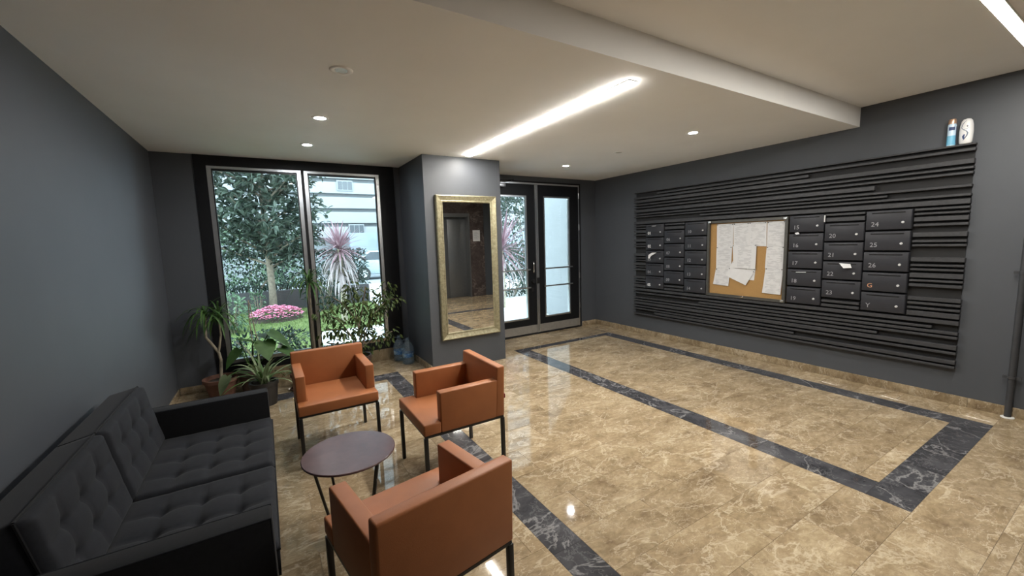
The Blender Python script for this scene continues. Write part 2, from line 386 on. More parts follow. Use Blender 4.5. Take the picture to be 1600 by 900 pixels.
boxes('door_frame', [(LX1-0.05, LX1, YN-0.20, YN+0.03, 0, LZ1), (LX0, LX0+0.0015, YN-0.20, YN+0.03, 0, LZ1), (LX0, LX1-0.05, YN-0.20, YN+0.03, LZ1-0.10, LZ1)], 'lift_steel', lift)
# ceilings
struct(boxes('ceiling', [(XL, XR, YB, YF, ZC, 3.0)], 'plaster'), 'white plaster ceiling, lowered part over the seats')
struct(boxes('ceiling_near', [(XL, XR2, YN, YB, ZH, 3.0)], 'plaster'), 'white plaster ceiling, raised part')
# skirting of beige marble
def skirting(name, segs, L=0.62):
    o = struct(boxes(name, [s for s in segs], 'marble_skirting'))
    return o
SK = 0.085
def skirt(name, x0, x1, y0, y1, along):
    a0, a1 = (x0, x1) if along == 'x' else (y0, y1)
    root = None; n = max(1, round((a1-a0)/0.62))
    for k in range(n):
        p, q = a0+(a1-a0)*k/n, a0+(a1-a0)*(k+1)/n - 0.0015
        d = (p, q, y0, y1, 0.0, SK) if along == 'x' else (x0, x1, p, q, 0.0, SK)
        if root is None: root = struct(box(name, d, 'marble_skirting', None, 0.0015), 'beige marble skirting')
        else: box('tile', d, 'marble_skirting', root, 0.0015)
skirt('baseboard_right', XR-0.014, XR, YR2, YF-0.015, 'y')
skirt('baseboard_left', XL, XL+0.014, YN, YF-0.015, 'y')
skirt('baseboard_far', DX1+0.02, XR-0.014, YF-0.014, YF, 'x')
skirt('baseboard_corner', XL+0.014, WX0, YF-0.014, YF, 'x')
skirt('baseboard_near', XL+0.014, 3.74, YN, YN+0.014, 'x')
skirt('baseboard_window', WX0+0.001, WX1, YF-0.010, YF, 'x')
for o in list(COL.objects):
    if o.name.startswith('baseboard_window') or (o.parent and o.parent.name == 'baseboard_window'): o.scale.z = WZ0/SK*0.99
skirt('baseboard_column', CX0-0.014, CX0, CY+0.02, YF-0.012, 'y')

# window: black surround, two aluminium framed panes
YW = YF + 0.03
w = struct(boxes('window_1', [(WX0, -0.455, YF-0.012, YF+0.12, WZ0, ZC-0.001), (1.405, WX1, YF-0.012, YF+0.12, WZ0, ZC-0.001),
      (-0.455, 1.405, YF-0.012, YF+0.12, 2.525, ZC-0.001), (-0.455, 1.405, YF-0.012, YF+0.12, WZ0, 0.275), (0.475, 0.507, YF-0.008, YF+0.12, 0.275, 2.525)], 'paint_black'), 'tall black window with two aluminium framed panes')
for a, b_ in ((-0.455, 0.475), (0.507, 1.405)):
    t_ = 0.040
    fr = boxes('window_frame', [(a, a+t_, YF, YF+0.07, 0.275, 2.525), (b_-t_, b_, YF, YF+0.07, 0.275, 2.525), (a+t_, b_-t_, YF, YF+0.07, 2.525-0.028, 2.525), (a+t_, b_-t_, YF, YF+0.07, 0.275, 0.315)], 'aluminium', w)
    boxes('gasket', [(a+t_, a+t_+0.012, YF+0.02, YF+0.06, 0.315, 2.497), (b_-t_-0.012, b_-t_, YF+0.02, YF+0.06, 0.315, 2.497), (a+t_+0.012, b_-t_-0.012, YF+0.02, YF+0.06, 2.475, 2.497)], 'metal_black', fr)
    box('pane', (a+t_, b_-t_, YF+0.035, YF+0.041, 0.315, 2.497), 'window_glass', w)
# doors
tr = struct(boxes('trim_1', [(DX0, DX0+0.03, YF-0.01, YF+0.12, 0, DZ1), (DX1-0.03, DX1, YF-0.01, YF+0.12, 0, DZ1), (DX0+0.03, DX1-0.03, YF-0.01, YF+0.12, 2.535, DZ1)], 'paint_black'), 'black door surround')
boxes('door_frame', [(DX0+0.03, DX0+0.055, YF-0.012, YF+0.05, 0.02, 2.535), (DX1-0.055, DX1-0.03, YF-0.012, YF+0.05, 0.02, 2.535), (DX0+0.055, DX1-0.055, YF-0.012, YF+0.05, 2.510, 2.535)], 'aluminium', tr)
box('threshold', (DX0+0.03, DX1-0.03, YF-0.03, YF+0.06, 0.0, 0.018), 'metal_black', tr)
def leaf(idx, x0, x1, gx0, gx1, label):
    gz0, gz1 = 0.275, 2.325; y0, y1 = YF-0.015, YF+0.035
    d = struct(boxes('door_%d' % idx, [(x0, gx0, y0, y1, 0.022, 2.508), (gx1, x1, y0, y1, 0.022, 2.508), (gx0, gx1, y0, y1, gz1, 2.508), (gx0, gx1, y0, y1, 0.022, gz0)], 'paint_black'), label)
    f = 0.022
    boxes('glazing_bead', [(gx0, gx0+f, y0-0.004, y1, gz0, gz1), (gx1-f, gx1, y0-0.004, y1, gz0, gz1), (gx0+f, gx1-f, y0-0.004, y1, gz1-f, gz1), (gx0+f, gx1-f, y0-0.004, y1, gz0, gz0+f)], 'aluminium', d)
    box('pane', (gx0+f, gx1-f, YF+0.008, YF+0.014, gz0+f, gz1-f), 'window_glass', d)
    box('kick_plate', (x0+0.002, x1-0.002, y0-0.004, y0-0.0005, 0.03, 0.165), 'steel_plate', d)
    for z in (1.115, 0.815):
        bar = tube('push_bar', [(gx0-0.03, YF-0.045, z), (gx1+0.03, YF-0.045, z)], 0.012, 'aluminium', d)
        boxes('bracket', [(x, x+0.02, YF-0.045, y0, z-0.01, z+0.01) for x in (gx0-0.03, gx1+0.01)], 'metal_black', bar)
    return d
dl = leaf(1, DX0+0.058, 3.925, 3.16, 3.745, 'left black door leaf, partly hidden by the column')
dr = leaf(2, 3.945, DX1-0.058, 4.085, 4.645, 'right black door leaf with pale glazing')
boxes('astragal', [(3.905, 3.93, YF-0.032, YF-0.0155, 0.03, 2.505)], 'aluminium', dl)
boxes('astragal', [(3.942, 3.965, YF-0.026, YF-0.0155, 0.03, 2.505)], 'aluminium', dr)
h = tube('handle', [(3.83, YF-0.016, 1.235), (3.83, YF-0.065, 1.235), (3.83, YF-0.065, 1.065), (3.83, YF-0.016, 1.065)], 0.011, 'chrome', dl)
bm = bmesh.new(); bmesh.ops.create_cone(bm, cap_ends=True, segments=20, radius1=0.036, radius2=0.032, depth=0.05, matrix=Matrix.Translation((3.835, YF-0.04, 0.915)) @ Matrix.Rotation(math.pi/2, 4, 'X'))
obj('lock', bm, 'metal_black', dl, smooth=True)
box('latch_plate', (3.91, 3.965, YF-0.040, YF-0.032, 0.87, 0.97), 'metal_black', dl, 0.003)
box('lock_plate', (3.812, 3.862, YF-0.019, YF-0.0155, 0.74, 0.80), 'metal_black', dl, 0.001)
for z in (0.35, 0.9, 1.75, 2.3): tube('hinge', [(DX1-0.05, YF-0.022, z), (DX1-0.05, YF-0.022, z+0.10)], 0.012, 'aluminium', dr)
clo = box('door_closer', (3.06, 3.33, YF-0.075, YF-0.016, 2.44, 2.50), 'aluminium', dl, 0.006)
tube('closer_arm', [(3.20, YF-0.045, 2.50), (3.20, YF-0.10, 2.525), (3.42, YF-0.16, 2.545), (3.46, YF-0.02, 2.555)], 0.009, 'metal_black', clo)

# ================================================================== CEILING LIGHTS
def led(name, label, loc, axis, L, drop=0.006):
    t_ = thing(name, label, 'light', loc, 0, 'linear LED lights let into the ceiling')
    h_, w_ = L/2, 0.032
    d = lambda a, b_, c, e, z0, z1: (a, b_, c, e, z0, z1) if axis == 'x' else (c, e, a, b_, z0, z1)
    boxes('housing', [d(-h_, h_, -w_-0.006, -w_, -0.006, 0.0), d(-h_, h_, w_, w_+0.006, -0.006, 0.0), d(-h_-0.006, -h_, -w_-0.006, w_+0.006, -0.006, 0.0), d(h_, h_+0.006, -w_-0.006, w_+0.006, -0.006, 0.0)], 'plaster', t_)
    bm = bmesh.new(); bm_box(bm, *d(-h_, h_, -w_, w_, -drop, 0.0)); obj('diffuser', bm, 'led_diffuser', t_)
led('led_strip', 'long glowing LED strip running to the column top', (2.205, 3.290, ZC), 'y', 2.56, 0.013)
led('led_strip', 'glowing LED strip at the top right corner of the ceiling', (3.35, 0.655, ZH), 'x', 2.6)
def downlight(loc, on, label):
    t_ = thing('downlight', label, 'light', loc, 0, 'round recessed downlights')
    lathe('trim_ring', [(0.036, -0.001), (0.042, -0.006), (0.060, -0.006), (0.066, -0.002), (0.067, 0.0)], 'plaster', t_, 28)
    lathe('lens', [(0.0, -0.004), (0.036, -0.004), (0.036, 0.0)], 'spot_lens' if on else 'lens_off', t_, 24)
downlight((0.49, 2.696, ZC), False, 'unlit round downlight nearest the viewer above the seats')
downlight((0.489, 3.735, ZC), True, 'bright bluish downlight, middle of the row above the seats')
downlight((0.480, 4.747, ZC), True, 'lit downlight nearest the garden window')
downlight((3.837, 2.695, ZC), True, 'lit downlight above the floor before the notice board')
downlight((3.830, 3.704, ZC), False, 'small unlit ceiling downlight between two lit ones')
downlight((3.786, 4.679, ZC), True, 'lit downlight just in front of the glazed doors')

# ================================================================== SLAT PANEL WITH MAILBOXES
PX = 5.205; PY0, PY1 = 0.985, 4.705
panel = thing('slat_panel', 'wide black wall panel of horizontal wooden slats around the mailboxes', 'wall panel', (XR, (PY0+PY1)/2, 0.335))
yc = (PY0+PY1)/2
def slat(z0, z1, y0, y1):
    bm = bmesh.new(); bm_box(bm, PX-XR, -0.012, y0-yc, y1-yc, z0-0.335, z1-0.335); bevel(bm, 0.0025, 1)
    obj('slat', bm, 'slat_black', panel)
box('back_board', (-0.012, -0.0005, PY0-yc+0.01, PY1-yc-0.01, 0.005, 2.308-0.335-0.005), 'board_black', panel)
UP = [(2.293, 2.308, PY0, PY1), (2.244, 2.268, PY0, 4.255), (2.196, 2.226, 2.221, PY1), (2.139, 2.180, PY0, PY1), (2.096, 2.116, PY0, PY1), (2.052, 2.073, PY0, PY1),
      (1.988, 2.030, 1.640, PY1), (1.944, 1.966, PY0, PY1), (1.908, 1.926, 1.538, PY1), (1.868, 1.889, PY0, 3.528), (1.801, 1.846, PY0, PY1),
      (0.730, 0.766, PY0, PY1), (0.683, 0.705, 1.154, PY1), (0.641, 0.667, PY0, 3.517), (0.603, 0.626, PY0, PY1), (0.560, 0.584, 1.543, PY1), (0.505, 0.545, PY0, PY1),
      (0.462, 0.485, PY0, PY1), (0.420, 0.442, 2.294, PY1), (0.373, 0.407, PY0, 4.279), (0.335, 0.356, PY0, PY1)]
for s in UP: slat(*s)
SIDE = [(1.763, 1.783), (1.724, 1.742), (1.664, 1.704), (1.620, 1.642), (1.522, 1.563), (1.472, 1.494), (1.434, 1.455), (1.294, 1.333), (1.251, 1.270), (1.211, 1.230), (1.145, 1.188),
        (1.108, 1.127), (1.061, 1.088), (0.932, 0.964), (0.894, 0.916), (0.850, 0.870), (0.786, 0.831)]
for z0, z1 in SIDE:
    slat(z0, z1, PY0, 1.333); slat(z0, z1, 4.463, PY1)
for a, b_ in ((3.767, 4.102), (1.700, 2.035)):
    for z0, z1 in ((1.762, 1.784), (1.700, 1.742), (0.832, 0.858), (0.784, 0.812)): slat(z0, z1, a, b_)
cols = [(4.455, 4.118, 5, 0), (4.104, 3.766, 4, 1), (3.752, 3.410, 5, 0), (2.388, 2.046, 5, 0), (2.036, 1.698, 4, 1), (1.688, 1.347, 5, 0)]
names = ['01', '02', '03', '04', '05', '06', '07', '08', '09', '10', '11', '12', '13', '14', '15', '16', '17', '18', '19', '20', '21', '22', '23', '24', '25', '26', 'G', 'Y']
extra = {'01': 'bright digits', '03': 'with curled paper', '22': 'with white paper', '18': 'paper in slot', 'G': 'orange letter'}
MH = 0.187; rotT = Matrix(((0, 0, -1), (-1, 0, 0), (0, 1, 0)))    # text: right = -y, up = +z, facing -x
ni = 0; W0 = 0.341
bm = bmesh.new(); bm_box(bm, 0.006, 0.047, -W0/2, W0/2, 0, MH); bevel(bm, 0.002, 1); ME_BODY = mesh_of(bm, 'body', 'mailbox_grey')
bm = bmesh.new(); bm_box(bm, -0.004, 0.006, -W0/2+0.003, W0/2-0.003, 0.003, MH-0.003)
bevel(bm, 0.0025, 2); ME_DOOR = mesh_of(bm, 'front', 'mailbox_grey', True)
bm = bmesh.new(); bm_box(bm, -0.0046, -0.0036, -0.125, 0.125, MH-0.030, MH-0.021); ME_SLOT = mesh_of(bm, 'slot', 'slot_black')
bm = bmesh.new(); bm_box(bm, -0.010, -0.004, -0.128, 0.128, MH-0.021, MH-0.017); ME_LIP = mesh_of(bm, 'slot_lip', 'mailbox_grey')
bm = bmesh.new(); bmesh.ops.create_cone(bm, cap_ends=True, segments=14, radius1=0.0115, radius2=0.0095, depth=0.010, matrix=Matrix.Translation((-0.009, -0.110, 0.068)) @ Matrix.Rotation(-math.pi/2, 4, 'Y')); ME_LOCK = mesh_of(bm, 'lock', 'lock_silver', True)
bm = bmesh.new(); bm_box(bm, -0.0155, -0.014, -0.1115, -0.1085, 0.060, 0.076); ME_KEY = mesh_of(bm, 'keyhole', 'slot_black')
for ci, (ya, yb, n, off) in enumerate(cols):
    for k in range(n):
        nm = names[ni]; ni += 1
        ztop = 1.784 - 0.2025*k - (0.1035 if off else 0)
        row = (['topmost', 'second', 'middle', 'fourth', 'lowest'] if n == 5 else ['topmost', 'second', 'third', 'lowest'])[k]
        lab = '%s mailbox, marked %s, in the %s' % (row, nm, ['leftmost mailbox column', 'second mailbox column from the left', 'column just left of the notice board', 'column just right of the notice board', 'second mailbox column from the right', 'rightmost mailbox column'][ci])
        if nm in extra: lab += ', ' + extra[nm]
        mb = thing('mailbox', lab, 'mailbox', (PX-0.002, (ya+yb)/2, ztop-MH), 0, 'mailboxes in the slatted wall')
        link('body', ME_BODY, mb); fr = link('front', ME_DOOR, mb)
        link('slot', ME_SLOT, fr); link('slot_lip', ME_LIP, fr); lk = link('lock', ME_LOCK, fr)
        bright = nm in ('01', '02', '05')
        d = link('number', text_mesh(nm, 0.062, 'digit_white' if bright else ('digit_orange' if nm == 'G' else 'digit_grey'), 0.0006, 0.0012 if bright else 0.0), fr)
        d.matrix_local = Matrix.Translation((-0.0046, 0.128, 0.054)) @ rotT.to_4x4()
def slip(label, pts, mat='blank_paper'):
    bm = bmesh.new(); vv = [bm.verts.new(p) for p in pts[0]]; ww = [bm.verts.new((p[0]-0.0012, p[1], p[2])) for p in pts[0]]
    n = len(vv); bm.faces.new(vv); bm.faces.new(ww[::-1])
    for i in range(n): bm.faces.new((vv[i], vv[(i+1) % n], ww[(i+1) % n], ww[i]))
    o = obj('paper_slip', bm, mat); tag(o, label, 'paper', 'paper slips in the mailboxes')
xs = PX - 0.012
slip('folded white paper sticking out of the slot of mailbox 22', [[(xs, 1.79, 1.256), (xs-0.035, 1.765, 1.218), (xs-0.045, 1.83, 1.212), (xs-0.02, 1.88, 1.262)]])
slip('curled white paper drooping from the slot of mailbox 03', [[(xs, 4.24, 1.352), (xs-0.02, 4.31, 1.350), (xs-0.04, 4.36, 1.315), (xs-0.04, 4.365, 1.27), (xs-0.045, 4.34, 1.255), (xs-0.03, 4.32, 1.30)]])
slip('sliver of paper in the fourth mailbox right of the notice board', [[(xs, 2.19, 1.153), (xs-0.01, 2.19, 1.147), (xs-0.01, 2.29, 1.143), (xs, 2.29, 1.149)]])
slip('small white slip wedged under mailbox 15', [[(xs, 2.29, 1.600), (xs-0.01, 2.27, 1.578), (xs-0.02, 2.30, 1.572), (xs-0.01, 2.32, 1.590)]])
slip('thin white slip in the top mailbox of the leftmost column', [[(xs, 4.25, 1.765), (xs-0.01, 4.25, 1.758), (xs-0.01, 4.33, 1.757), (xs, 4.33, 1.764)]])
slip('narrow upright white strip beside mailbox 15', [[(xs, 2.046, 1.772), (xs, 2.034, 1.772), (xs, 2.034, 1.700), (xs, 2.046, 1.700)]])

# notice board
BY0, BY1, BZ0, BZ1 = 2.400, 3.400, 0.775, 1.782
nb = thing('notice_board', 'framed cork notice board covered with white papers between the mailboxes', 'notice board', (PX, (BY0+BY1)/2, BZ0))
bh, bw_ = BZ1-BZ0, BY1-BY0
box('cork_sheet', (0.022, 0.045, -bw_/2, bw_/2, 0, bh), 'cork', nb)
f = 0.032
fr = boxes('frame', [(-0.012, 0.022, -bw_/2, -bw_/2+f, 0, bh), (-0.012, 0.022, bw_/2-f, bw_/2, 0, bh), (-0.012, 0.022, -bw_/2+f, bw_/2-f, bh-f, bh), (-0.012, 0.022, -bw_/2+f, bw_/2-f, 0, f)], 'board_frame', nb)
for y_, z_ in ((bw_/2-0.03, bh-0.018), (-bw_/2+0.03, bh-0.02), (-bw_/2+0.03, 0.02)): box('corner_clip', (-0.020, -0.0125, y_-0.018, y_+0.018, z_-0.013, z_+0.013), 'aluminium', fr, 0.003)
box('latch', (-0.022, -0.0125, -0.018, 0.018, 0.012, 0.034), 'chrome', fr, 0.003)
sheets = [  # four corners (y, z): top-left, top-right, bottom-right, bottom-left as seen; layer; label
 ([(3.283, 1.738), (3.056, 1.736), (3.057, 1.440), (3.278, 1.438)], 0, 'printed white sheet at the top left of the notice board'),
 ([(3.054, 1.739), (2.857, 1.739), (2.850, 1.446), (3.047, 1.444)], 0, 'printed white sheet, second from left in the board top row'),
 ([(2.855, 1.739), (2.648, 1.738), (2.640, 1.440), (2.847, 1.445)], 1, 'printed white sheet, third from left in the board top row'),
 ([(2.641, 1.738), (2.438, 1.736), (2.438, 1.440), (2.636, 1.440)], 0, 'printed white sheet at the top right of the notice board'),
 ([(3.278, 1.438), (3.065, 1.442), (3.070, 1.143), (3.277, 1.142)], 1, 'printed white sheet in the middle of the left column'),
 ([(3.277, 1.150), (3.077, 1.164), (3.096, 0.919), (3.312, 0.932)], 2, 'white sheet skewed at the bottom left of the board'),
 ([(2.883, 1.170), (2.757, 1.165), (2.772, 1.016), (2.868, 1.017)], 1, 'corner of a white sheet below the central paper'),
 ([(3.049, 1.249), (2.763, 1.137), (2.869, 0.948), (3.132, 1.056)], 3, 'blank white sheet pinned askew low in the centre'),
 ([(3.052, 1.462), (2.749, 1.466), (2.753, 1.157), (3.030, 1.165)], 5.5, 'wide white sheet pinned in the centre of the board'),
 ([(2.636, 1.440), (2.438, 1.440), (2.438, 1.172), (2.648, 1.175)], 1, 'printed white sheet in the middle of the right column'),
 ([(2.639, 1.180), (2.439, 1.178), (2.456, 0.865), (2.667, 0.871)], 2, 'densely printed sheet at the bottom right of the board')]
for cs, lay, lab in sheets:
    cy_, cz_ = sum(c[0] for c in cs)/4, sum(c[1] for c in cs)/4; x_ = PX + 0.0205 - 0.003*lay
    bm = bmesh.new(); n_ = 7; g = {}; rp = random.Random(lab)
    am, ph = rp.uniform(0.001, 0.0022), rp.uniform(0, 6)
    for i in range(n_):
        for j in range(n_):
            u, v = i/(n_-1), j/(n_-1)
            y_ = (cs[0][0]*(1-u)+cs[1][0]*u)*(1-v) + (cs[3][0]*(1-u)+cs[2][0]*u)*v; z_ = (cs[0][1]*(1-u)+cs[1][1]*u)*(1-v) + (cs[3][1]*(1-u)+cs[2][1]*u)*v
            bul = -am*math.sin(math.pi*v)*(1+math.sin(3*u+ph)) - (0.006*(v**3) if lay > 1 else 0)
            for s in (0, 1): g[i, j, s] = bm.verts.new((bul - 0.0005*s, y_-cy_, z_-cz_))
    for i in range(n_-1):
        for j in range(n_-1):
            bm.faces.new((g[i, j, 1], g[i+1, j, 1], g[i+1, j+1, 1], g[i, j+1, 1])); bm.faces.new((g[i, j, 0], g[i, j+1, 0], g[i+1, j+1, 0], g[i+1, j, 0]))
    o = obj('notice_sheet', bm, 'blank_paper' if 'blank' in lab or 'corner of' in lab else 'printed_paper', None, (x_, cy_, cz_), recalc=False)
    tag(o, lab, 'paper', 'papers on the notice board')
    for c in cs[:2]:
        y_, z_ = c[0]-cy_ + (-0.012 if c is cs[0] else 0.012), c[1]-cz_-0.012
        bm = bmesh.new(); bmesh.ops.create_cone(bm, cap_ends=True, segments=8, radius1=0.005, radius2=0.006, depth=0.008, matrix=Matrix.Translation((-0.005, y_, z_)) @ Matrix.Rotation(-math.pi/2, 4, 'Y'))
        obj('pushpin', bm, 'metal_black', o)

# spray can and freshener on the panel top
ct = thing('spray_can', 'slim light blue spray can standing on top of the slat panel', 'spray can', (5.222, 1.140, 2.308))
body = lathe('body', [(0.0, 0.0), (0.026, 0.0), (0.0275, 0.004), (0.0275, 0.172), (0.024, 0.184)], 'can_pale', ct, 24)
lathe('cap', [(0.023, 0.1842), (0.0255, 0.186), (0.025, 0.214), (0.021, 0.226), (0.0, 0.229)], 'can_copper', ct, 24)
def band(name, z0, z1, a0, a1, rad, mat, parent):
    bm = bmesh.new(); n_ = 14; prev = None
    for i in range(n_+1):
        a = a0+(a1-a0)*i/n_; p = (rad*math.cos(a), rad*math.sin(a)); q = ((rad-0.0006)*math.cos(a), (rad-0.0006)*math.sin(a))
        cur = [bm.verts.new((*p, z0)), bm.verts.new((*p, z1)), bm.verts.new((*q, z1)), bm.verts.new((*q, z0))]
        if prev:
            for k in range(4): bm.faces.new((prev[k], cur[k], cur[(k+1) % 4], prev[(k+1) % 4]))
        else: bm.faces.new(cur)
        prev = cur
    bm.faces.new(prev); return obj(name, bm, mat, parent, smooth=True)
band('blue_band', 0.006, 0.085, math.pi*0.55, math.pi*1.6, 0.0284, 'can_blue', body)
band('dark_print', 0.130, 0.158, math.pi*0.85, math.pi*1.28, 0.0284, 'print_navy', body)
band('side_print', 0.02, 0.16, math.pi*1.42, math.pi*1.62, 0.0286, 'print_navy', body)
fr_ = thing('air_freshener', 'white air freshener with a dark blue swirl on top of the slat panel', 'air freshener', (5.225, 1.052, 2.308))
bm = bmesh.new(); prof = [(0.032, 0.0), (0.040, 0.01), (0.0425, 0.05), (0.0435, 0.10), (0.040, 0.155), (0.033, 0.19), (0.022, 0.206), (0.0, 0.211)]
bm_lathe(bm, [(0, 0)] + prof, 28)
for v in bm.verts: v.co.x *= 0.72
fb = obj('body', bm, 'bin_white', fr_, smooth=True, angle=60)
def fres_pt(y_, z_):   # a point on the freshener's front
    for (ra, za), (rb_, zb) in zip(prof, prof[1:]):
        if za <= z_ <= zb: rad = ra + (rb_-ra)*(z_-za)/(zb-za); break
    return (-0.72*math.sqrt(max(0, rad*rad-y_*y_))-0.0006, y_, z_)
def swirl(pts, r_, mat, nm='swirl_print'):
    bm = bmesh.new(); bm_tube(bm, [fres_pt(*p) for p in pts], r_, 6); obj(nm, bm, mat, fb, smooth=True)
swirl([(0.000, 0.192), (0.012, 0.178), (0.022, 0.158), (0.025, 0.135), (0.014, 0.118), (-0.004, 0.106), (-0.014, 0.088), (-0.010, 0.066), (0.002, 0.044), (0.012, 0.028)], [0.0012, 0.0022, 0.0025, 0.0022, 0.0022, 0.003, 0.004, 0.004, 0.003, 0.001], 'print_slate')
swirl([(0.014, 0.118), (-0.006, 0.122), (-0.024, 0.134)], [0.002, 0.0015, 0.0008], 'print_slate')
swirl([(0.004, 0.078), (0.010, 0.062), (0.008, 0.045), (0.004, 0.035)], [0.004, 0.008, 0.006, 0.002], 'print_navy')
swirl([(-0.006, 0.152), (-0.010, 0.144), (-0.008, 0.136)], [0.002, 0.005, 0.002], 'print_grey')

# pipe by the right wall
pp = thing('wall_pipe', 'thin dark grey vertical pipe running up the right wall', 'pipe', (5.222, 0.657, 0))
tube('pipe', [(0, 0, 0.0), (0, 0, 1.6), (0, 0, ZH)], 0.021, 'pipe_grey', pp, 14)
lathe('base_ring', [(0.022, 0.0), (0.040, 0.0), (0.040, 0.006), (0.022, 0.010)], 'white_ring', pp, 20)
for z in (0.335, 1.21, 2.1):
    cl = lathe('clamp', [(0.0215, z), (0.027, z), (0.027, z+0.022), (0.0215, z+0.022)], 'pipe_grey', pp, 16)
    boxes('clamp_ear', [(-0.006, 0.006, -0.052, -0.026, z, z+0.022), (-0.006, 0.006, 0.026, 0.052, z, z+0.022), (0.02, 0.043, -0.006, 0.006, z, z+0.022)], 'pipe_grey', cl)

# ================================================================== MIRROR
MX0, MX1, MZ0, MZ1 = 1.806, 2.625, 0.396, 2.173
mi = thing('wall_mirror', 'tall mirror in a wide antique gold frame hanging on the column', 'mirror', ((MX0+MX1)/2, CY, MZ0))
mw, mh = MX1-MX0, MZ1-MZ0
box('backing', (-mw/2+0.02, mw/2-0.02, -0.03, -0.001, 0.02, mh-0.02), 'metal_black', mi)
FW = 0.088
def mitre(a0, a1, b0, b1):
    """one side of the frame: outer edge a0-a1, inner edge b0-b1 (x, z); shaped section"""
    sec = [(0.0, -0.002), (0.0, -0.050), (0.12, -0.056), (0.30, -0.050), (0.72, -0.040), (0.80, -0.044), (0.92, -0.042), (1.0, -0.033)]
    bm = bmesh.new(); A = []; B = []
    for s, y_ in sec:
        A.append(bm.verts.new((a0[0]+(b0[0]-a0[0])*s, y_, a0[1]+(b0[1]-a0[1])*s))); B.append(bm.verts.new((a1[0]+(b1[0]-a1[0])*s, y_, a1[1]+(b1[1]-a1[1])*s)))
    for i in range(len(sec)-1): bm.faces.new((A[i], B[i], B[i+1], A[i+1]))
    bm.faces.new(A); bm.faces.new(B[::-1]); return obj('frame_side', bm, 'gold_leaf', mi, smooth=True, angle=20)
o4 = [(-mw/2, 0), (mw/2, 0), (mw/2, mh), (-mw/2, mh)]; i4 = [(-mw/2+FW, FW), (mw/2-FW, FW), (mw/2-FW, mh-FW), (-mw/2+FW, mh-FW)]
for k in range(4): mitre(o4[k], o4[(k+1) % 4], i4[k], i4[(k+1) % 4])
box('mirror_glass', (-mw/2+FW-0.005, mw/2-FW+0.005, -0.034, -0.031, FW-0.005, mh-FW+0.005), 'mirror_silver', mi)
# notice by the lift (seen in the mirror)
o = box('lift_notice', (-0.115, 0.115, 0.0, 0.0015, -0.16, 0.16), 'blank_paper', None, 0, (5.37, YN+0.0205, 1.78)); tag(o, 'white paper notice on the brown marble beside the lift, seen in the mirror', 'paper')
boxes('print_lines', [(-0.08, 0.02+0.06*((k*7) % 3)/2, 0.0016, 0.0020, 0.10-0.028*k, 0.109-0.028*k) for k in range(8)], 'print_grey', o)

# ================================================================== FURNITURE
def make_chair(label, loc, rotz, tagged=False):
    t_ = thing('armchair', label, 'chair', loc, rotz, 'orange tub armchairs round the table')
    w, d, f0 = 0.28, 0.29, -0.175     # half width, half depth, arm front
    a = 0.068
    bm = bmesh.new(); bm_prism(bm, [(-w, -d), (w, -d), (w, f0-0.001), (w-a-0.001, f0-0.001), (w-a-0.001, d-0.071), (-w+a+0.001, d-0.071), (-w+a+0.001, f0-0.001), (-w, f0-0.001)], 'z', 0.392, 0.468)
    bevel(bm, 0.010, 3); obj('seat', bm, 'leather_orange', t_, smooth=True)
    bm = bmesh.new(); bm_prism(bm, [(d-0.070, 0.392), (d, 0.392), (d+0.012, 0.745), (d-0.048, 0.745)], 'x', -w, w); bevel(bm, 0.010, 3); br_ = obj('backrest', bm, 'leather_orange', t_, smooth=True)
    for s in (-1, 1):
        x0, x1 = (w-a, w) if s > 0 else (-w, -w+a)
        bm = bmesh.new(); bm_prism(bm, [(f0, 0.392), (d-0.064, 0.392), (d-0.047, 0.655), (f0, 0.655)], 'x', x0, x1); bevel(bm, 0.008, 3); obj('armrest', bm, 'leather_orange', t_, smooth=True)
    q = 0.024
    boxes('base_frame', [(-w+.006, w-.006, -d+.008, -d+q, 0.378, 0.392), (-w+.006, w-.006, d-q, d-.004, 0.378, 0.392), (-w+.002, -w+q, -d+q, d-q, 0.378, 0.392), (w-q, w-.002, -d+q, d-q, 0.378, 0.392)], 'metal_black', t_)
    for x in (-w, w-q):
        for y in (-d, d-q):
            lg = box('leg', (x, x+q, y, y+q, 0.004, 0.3785), 'metal_black', t_, 0.002)
            box('foot_cap', (x+0.002, x+q-0.002, y+0.002, y+q-0.002, 0.0, 0.004), 'pot_black', lg)
    if tagged: box('label_tag', (w-0.030, w-0.004, d+0.001, d+0.012, 0.515, 0.545), 'tag_red', br_, 0.001)
    return t_
make_chair('orange armchair by the window plants, facing the viewer', (0.398, 3.470, 0), 0.0)
make_chair('orange armchair in the middle, turned side-on towards the sofa', (1.055, 2.655, 0), math.radians(-90), True)
make_chair('orange armchair nearest the viewer, its back turned', (0.446, 1.560, 0), math.radians(180+9.5))
# table
tb = thing('coffee_table', 'small round dark brown coffee table on thin black rod legs', 'table', (0.322, 2.360, 0))
lathe('tabletop', [(0.0, 0.438), (0.244, 0.438), (0.247, 0.441), (0.247, 0.447), (0.244, 0.450), (0.0, 0.450)], 'table_top', tb, 64)
lathe('mount_ring', [(0.165, 0.428), (0.195, 0.428), (0.195, 0.4378), (0.165, 0.4378), (0.165, 0.428)], 'metal_black', tb, 32)
for an in (30, 119, 206, 302):
    ca, sa = math.cos(math.radians(an)), math.sin(math.radians(an))
    tube('leg', [(0.215*ca, 0.215*sa, 0.437), (0.125*ca, 0.125*sa, 0.006)], 0.0075, 'metal_black', tb)
lathe('base_ring', [(0.117, 0.0), (0.133, 0.0), (0.133, 0.010), (0.117, 0.010), (0.117, 0.0)], 'metal_black', tb, 32)

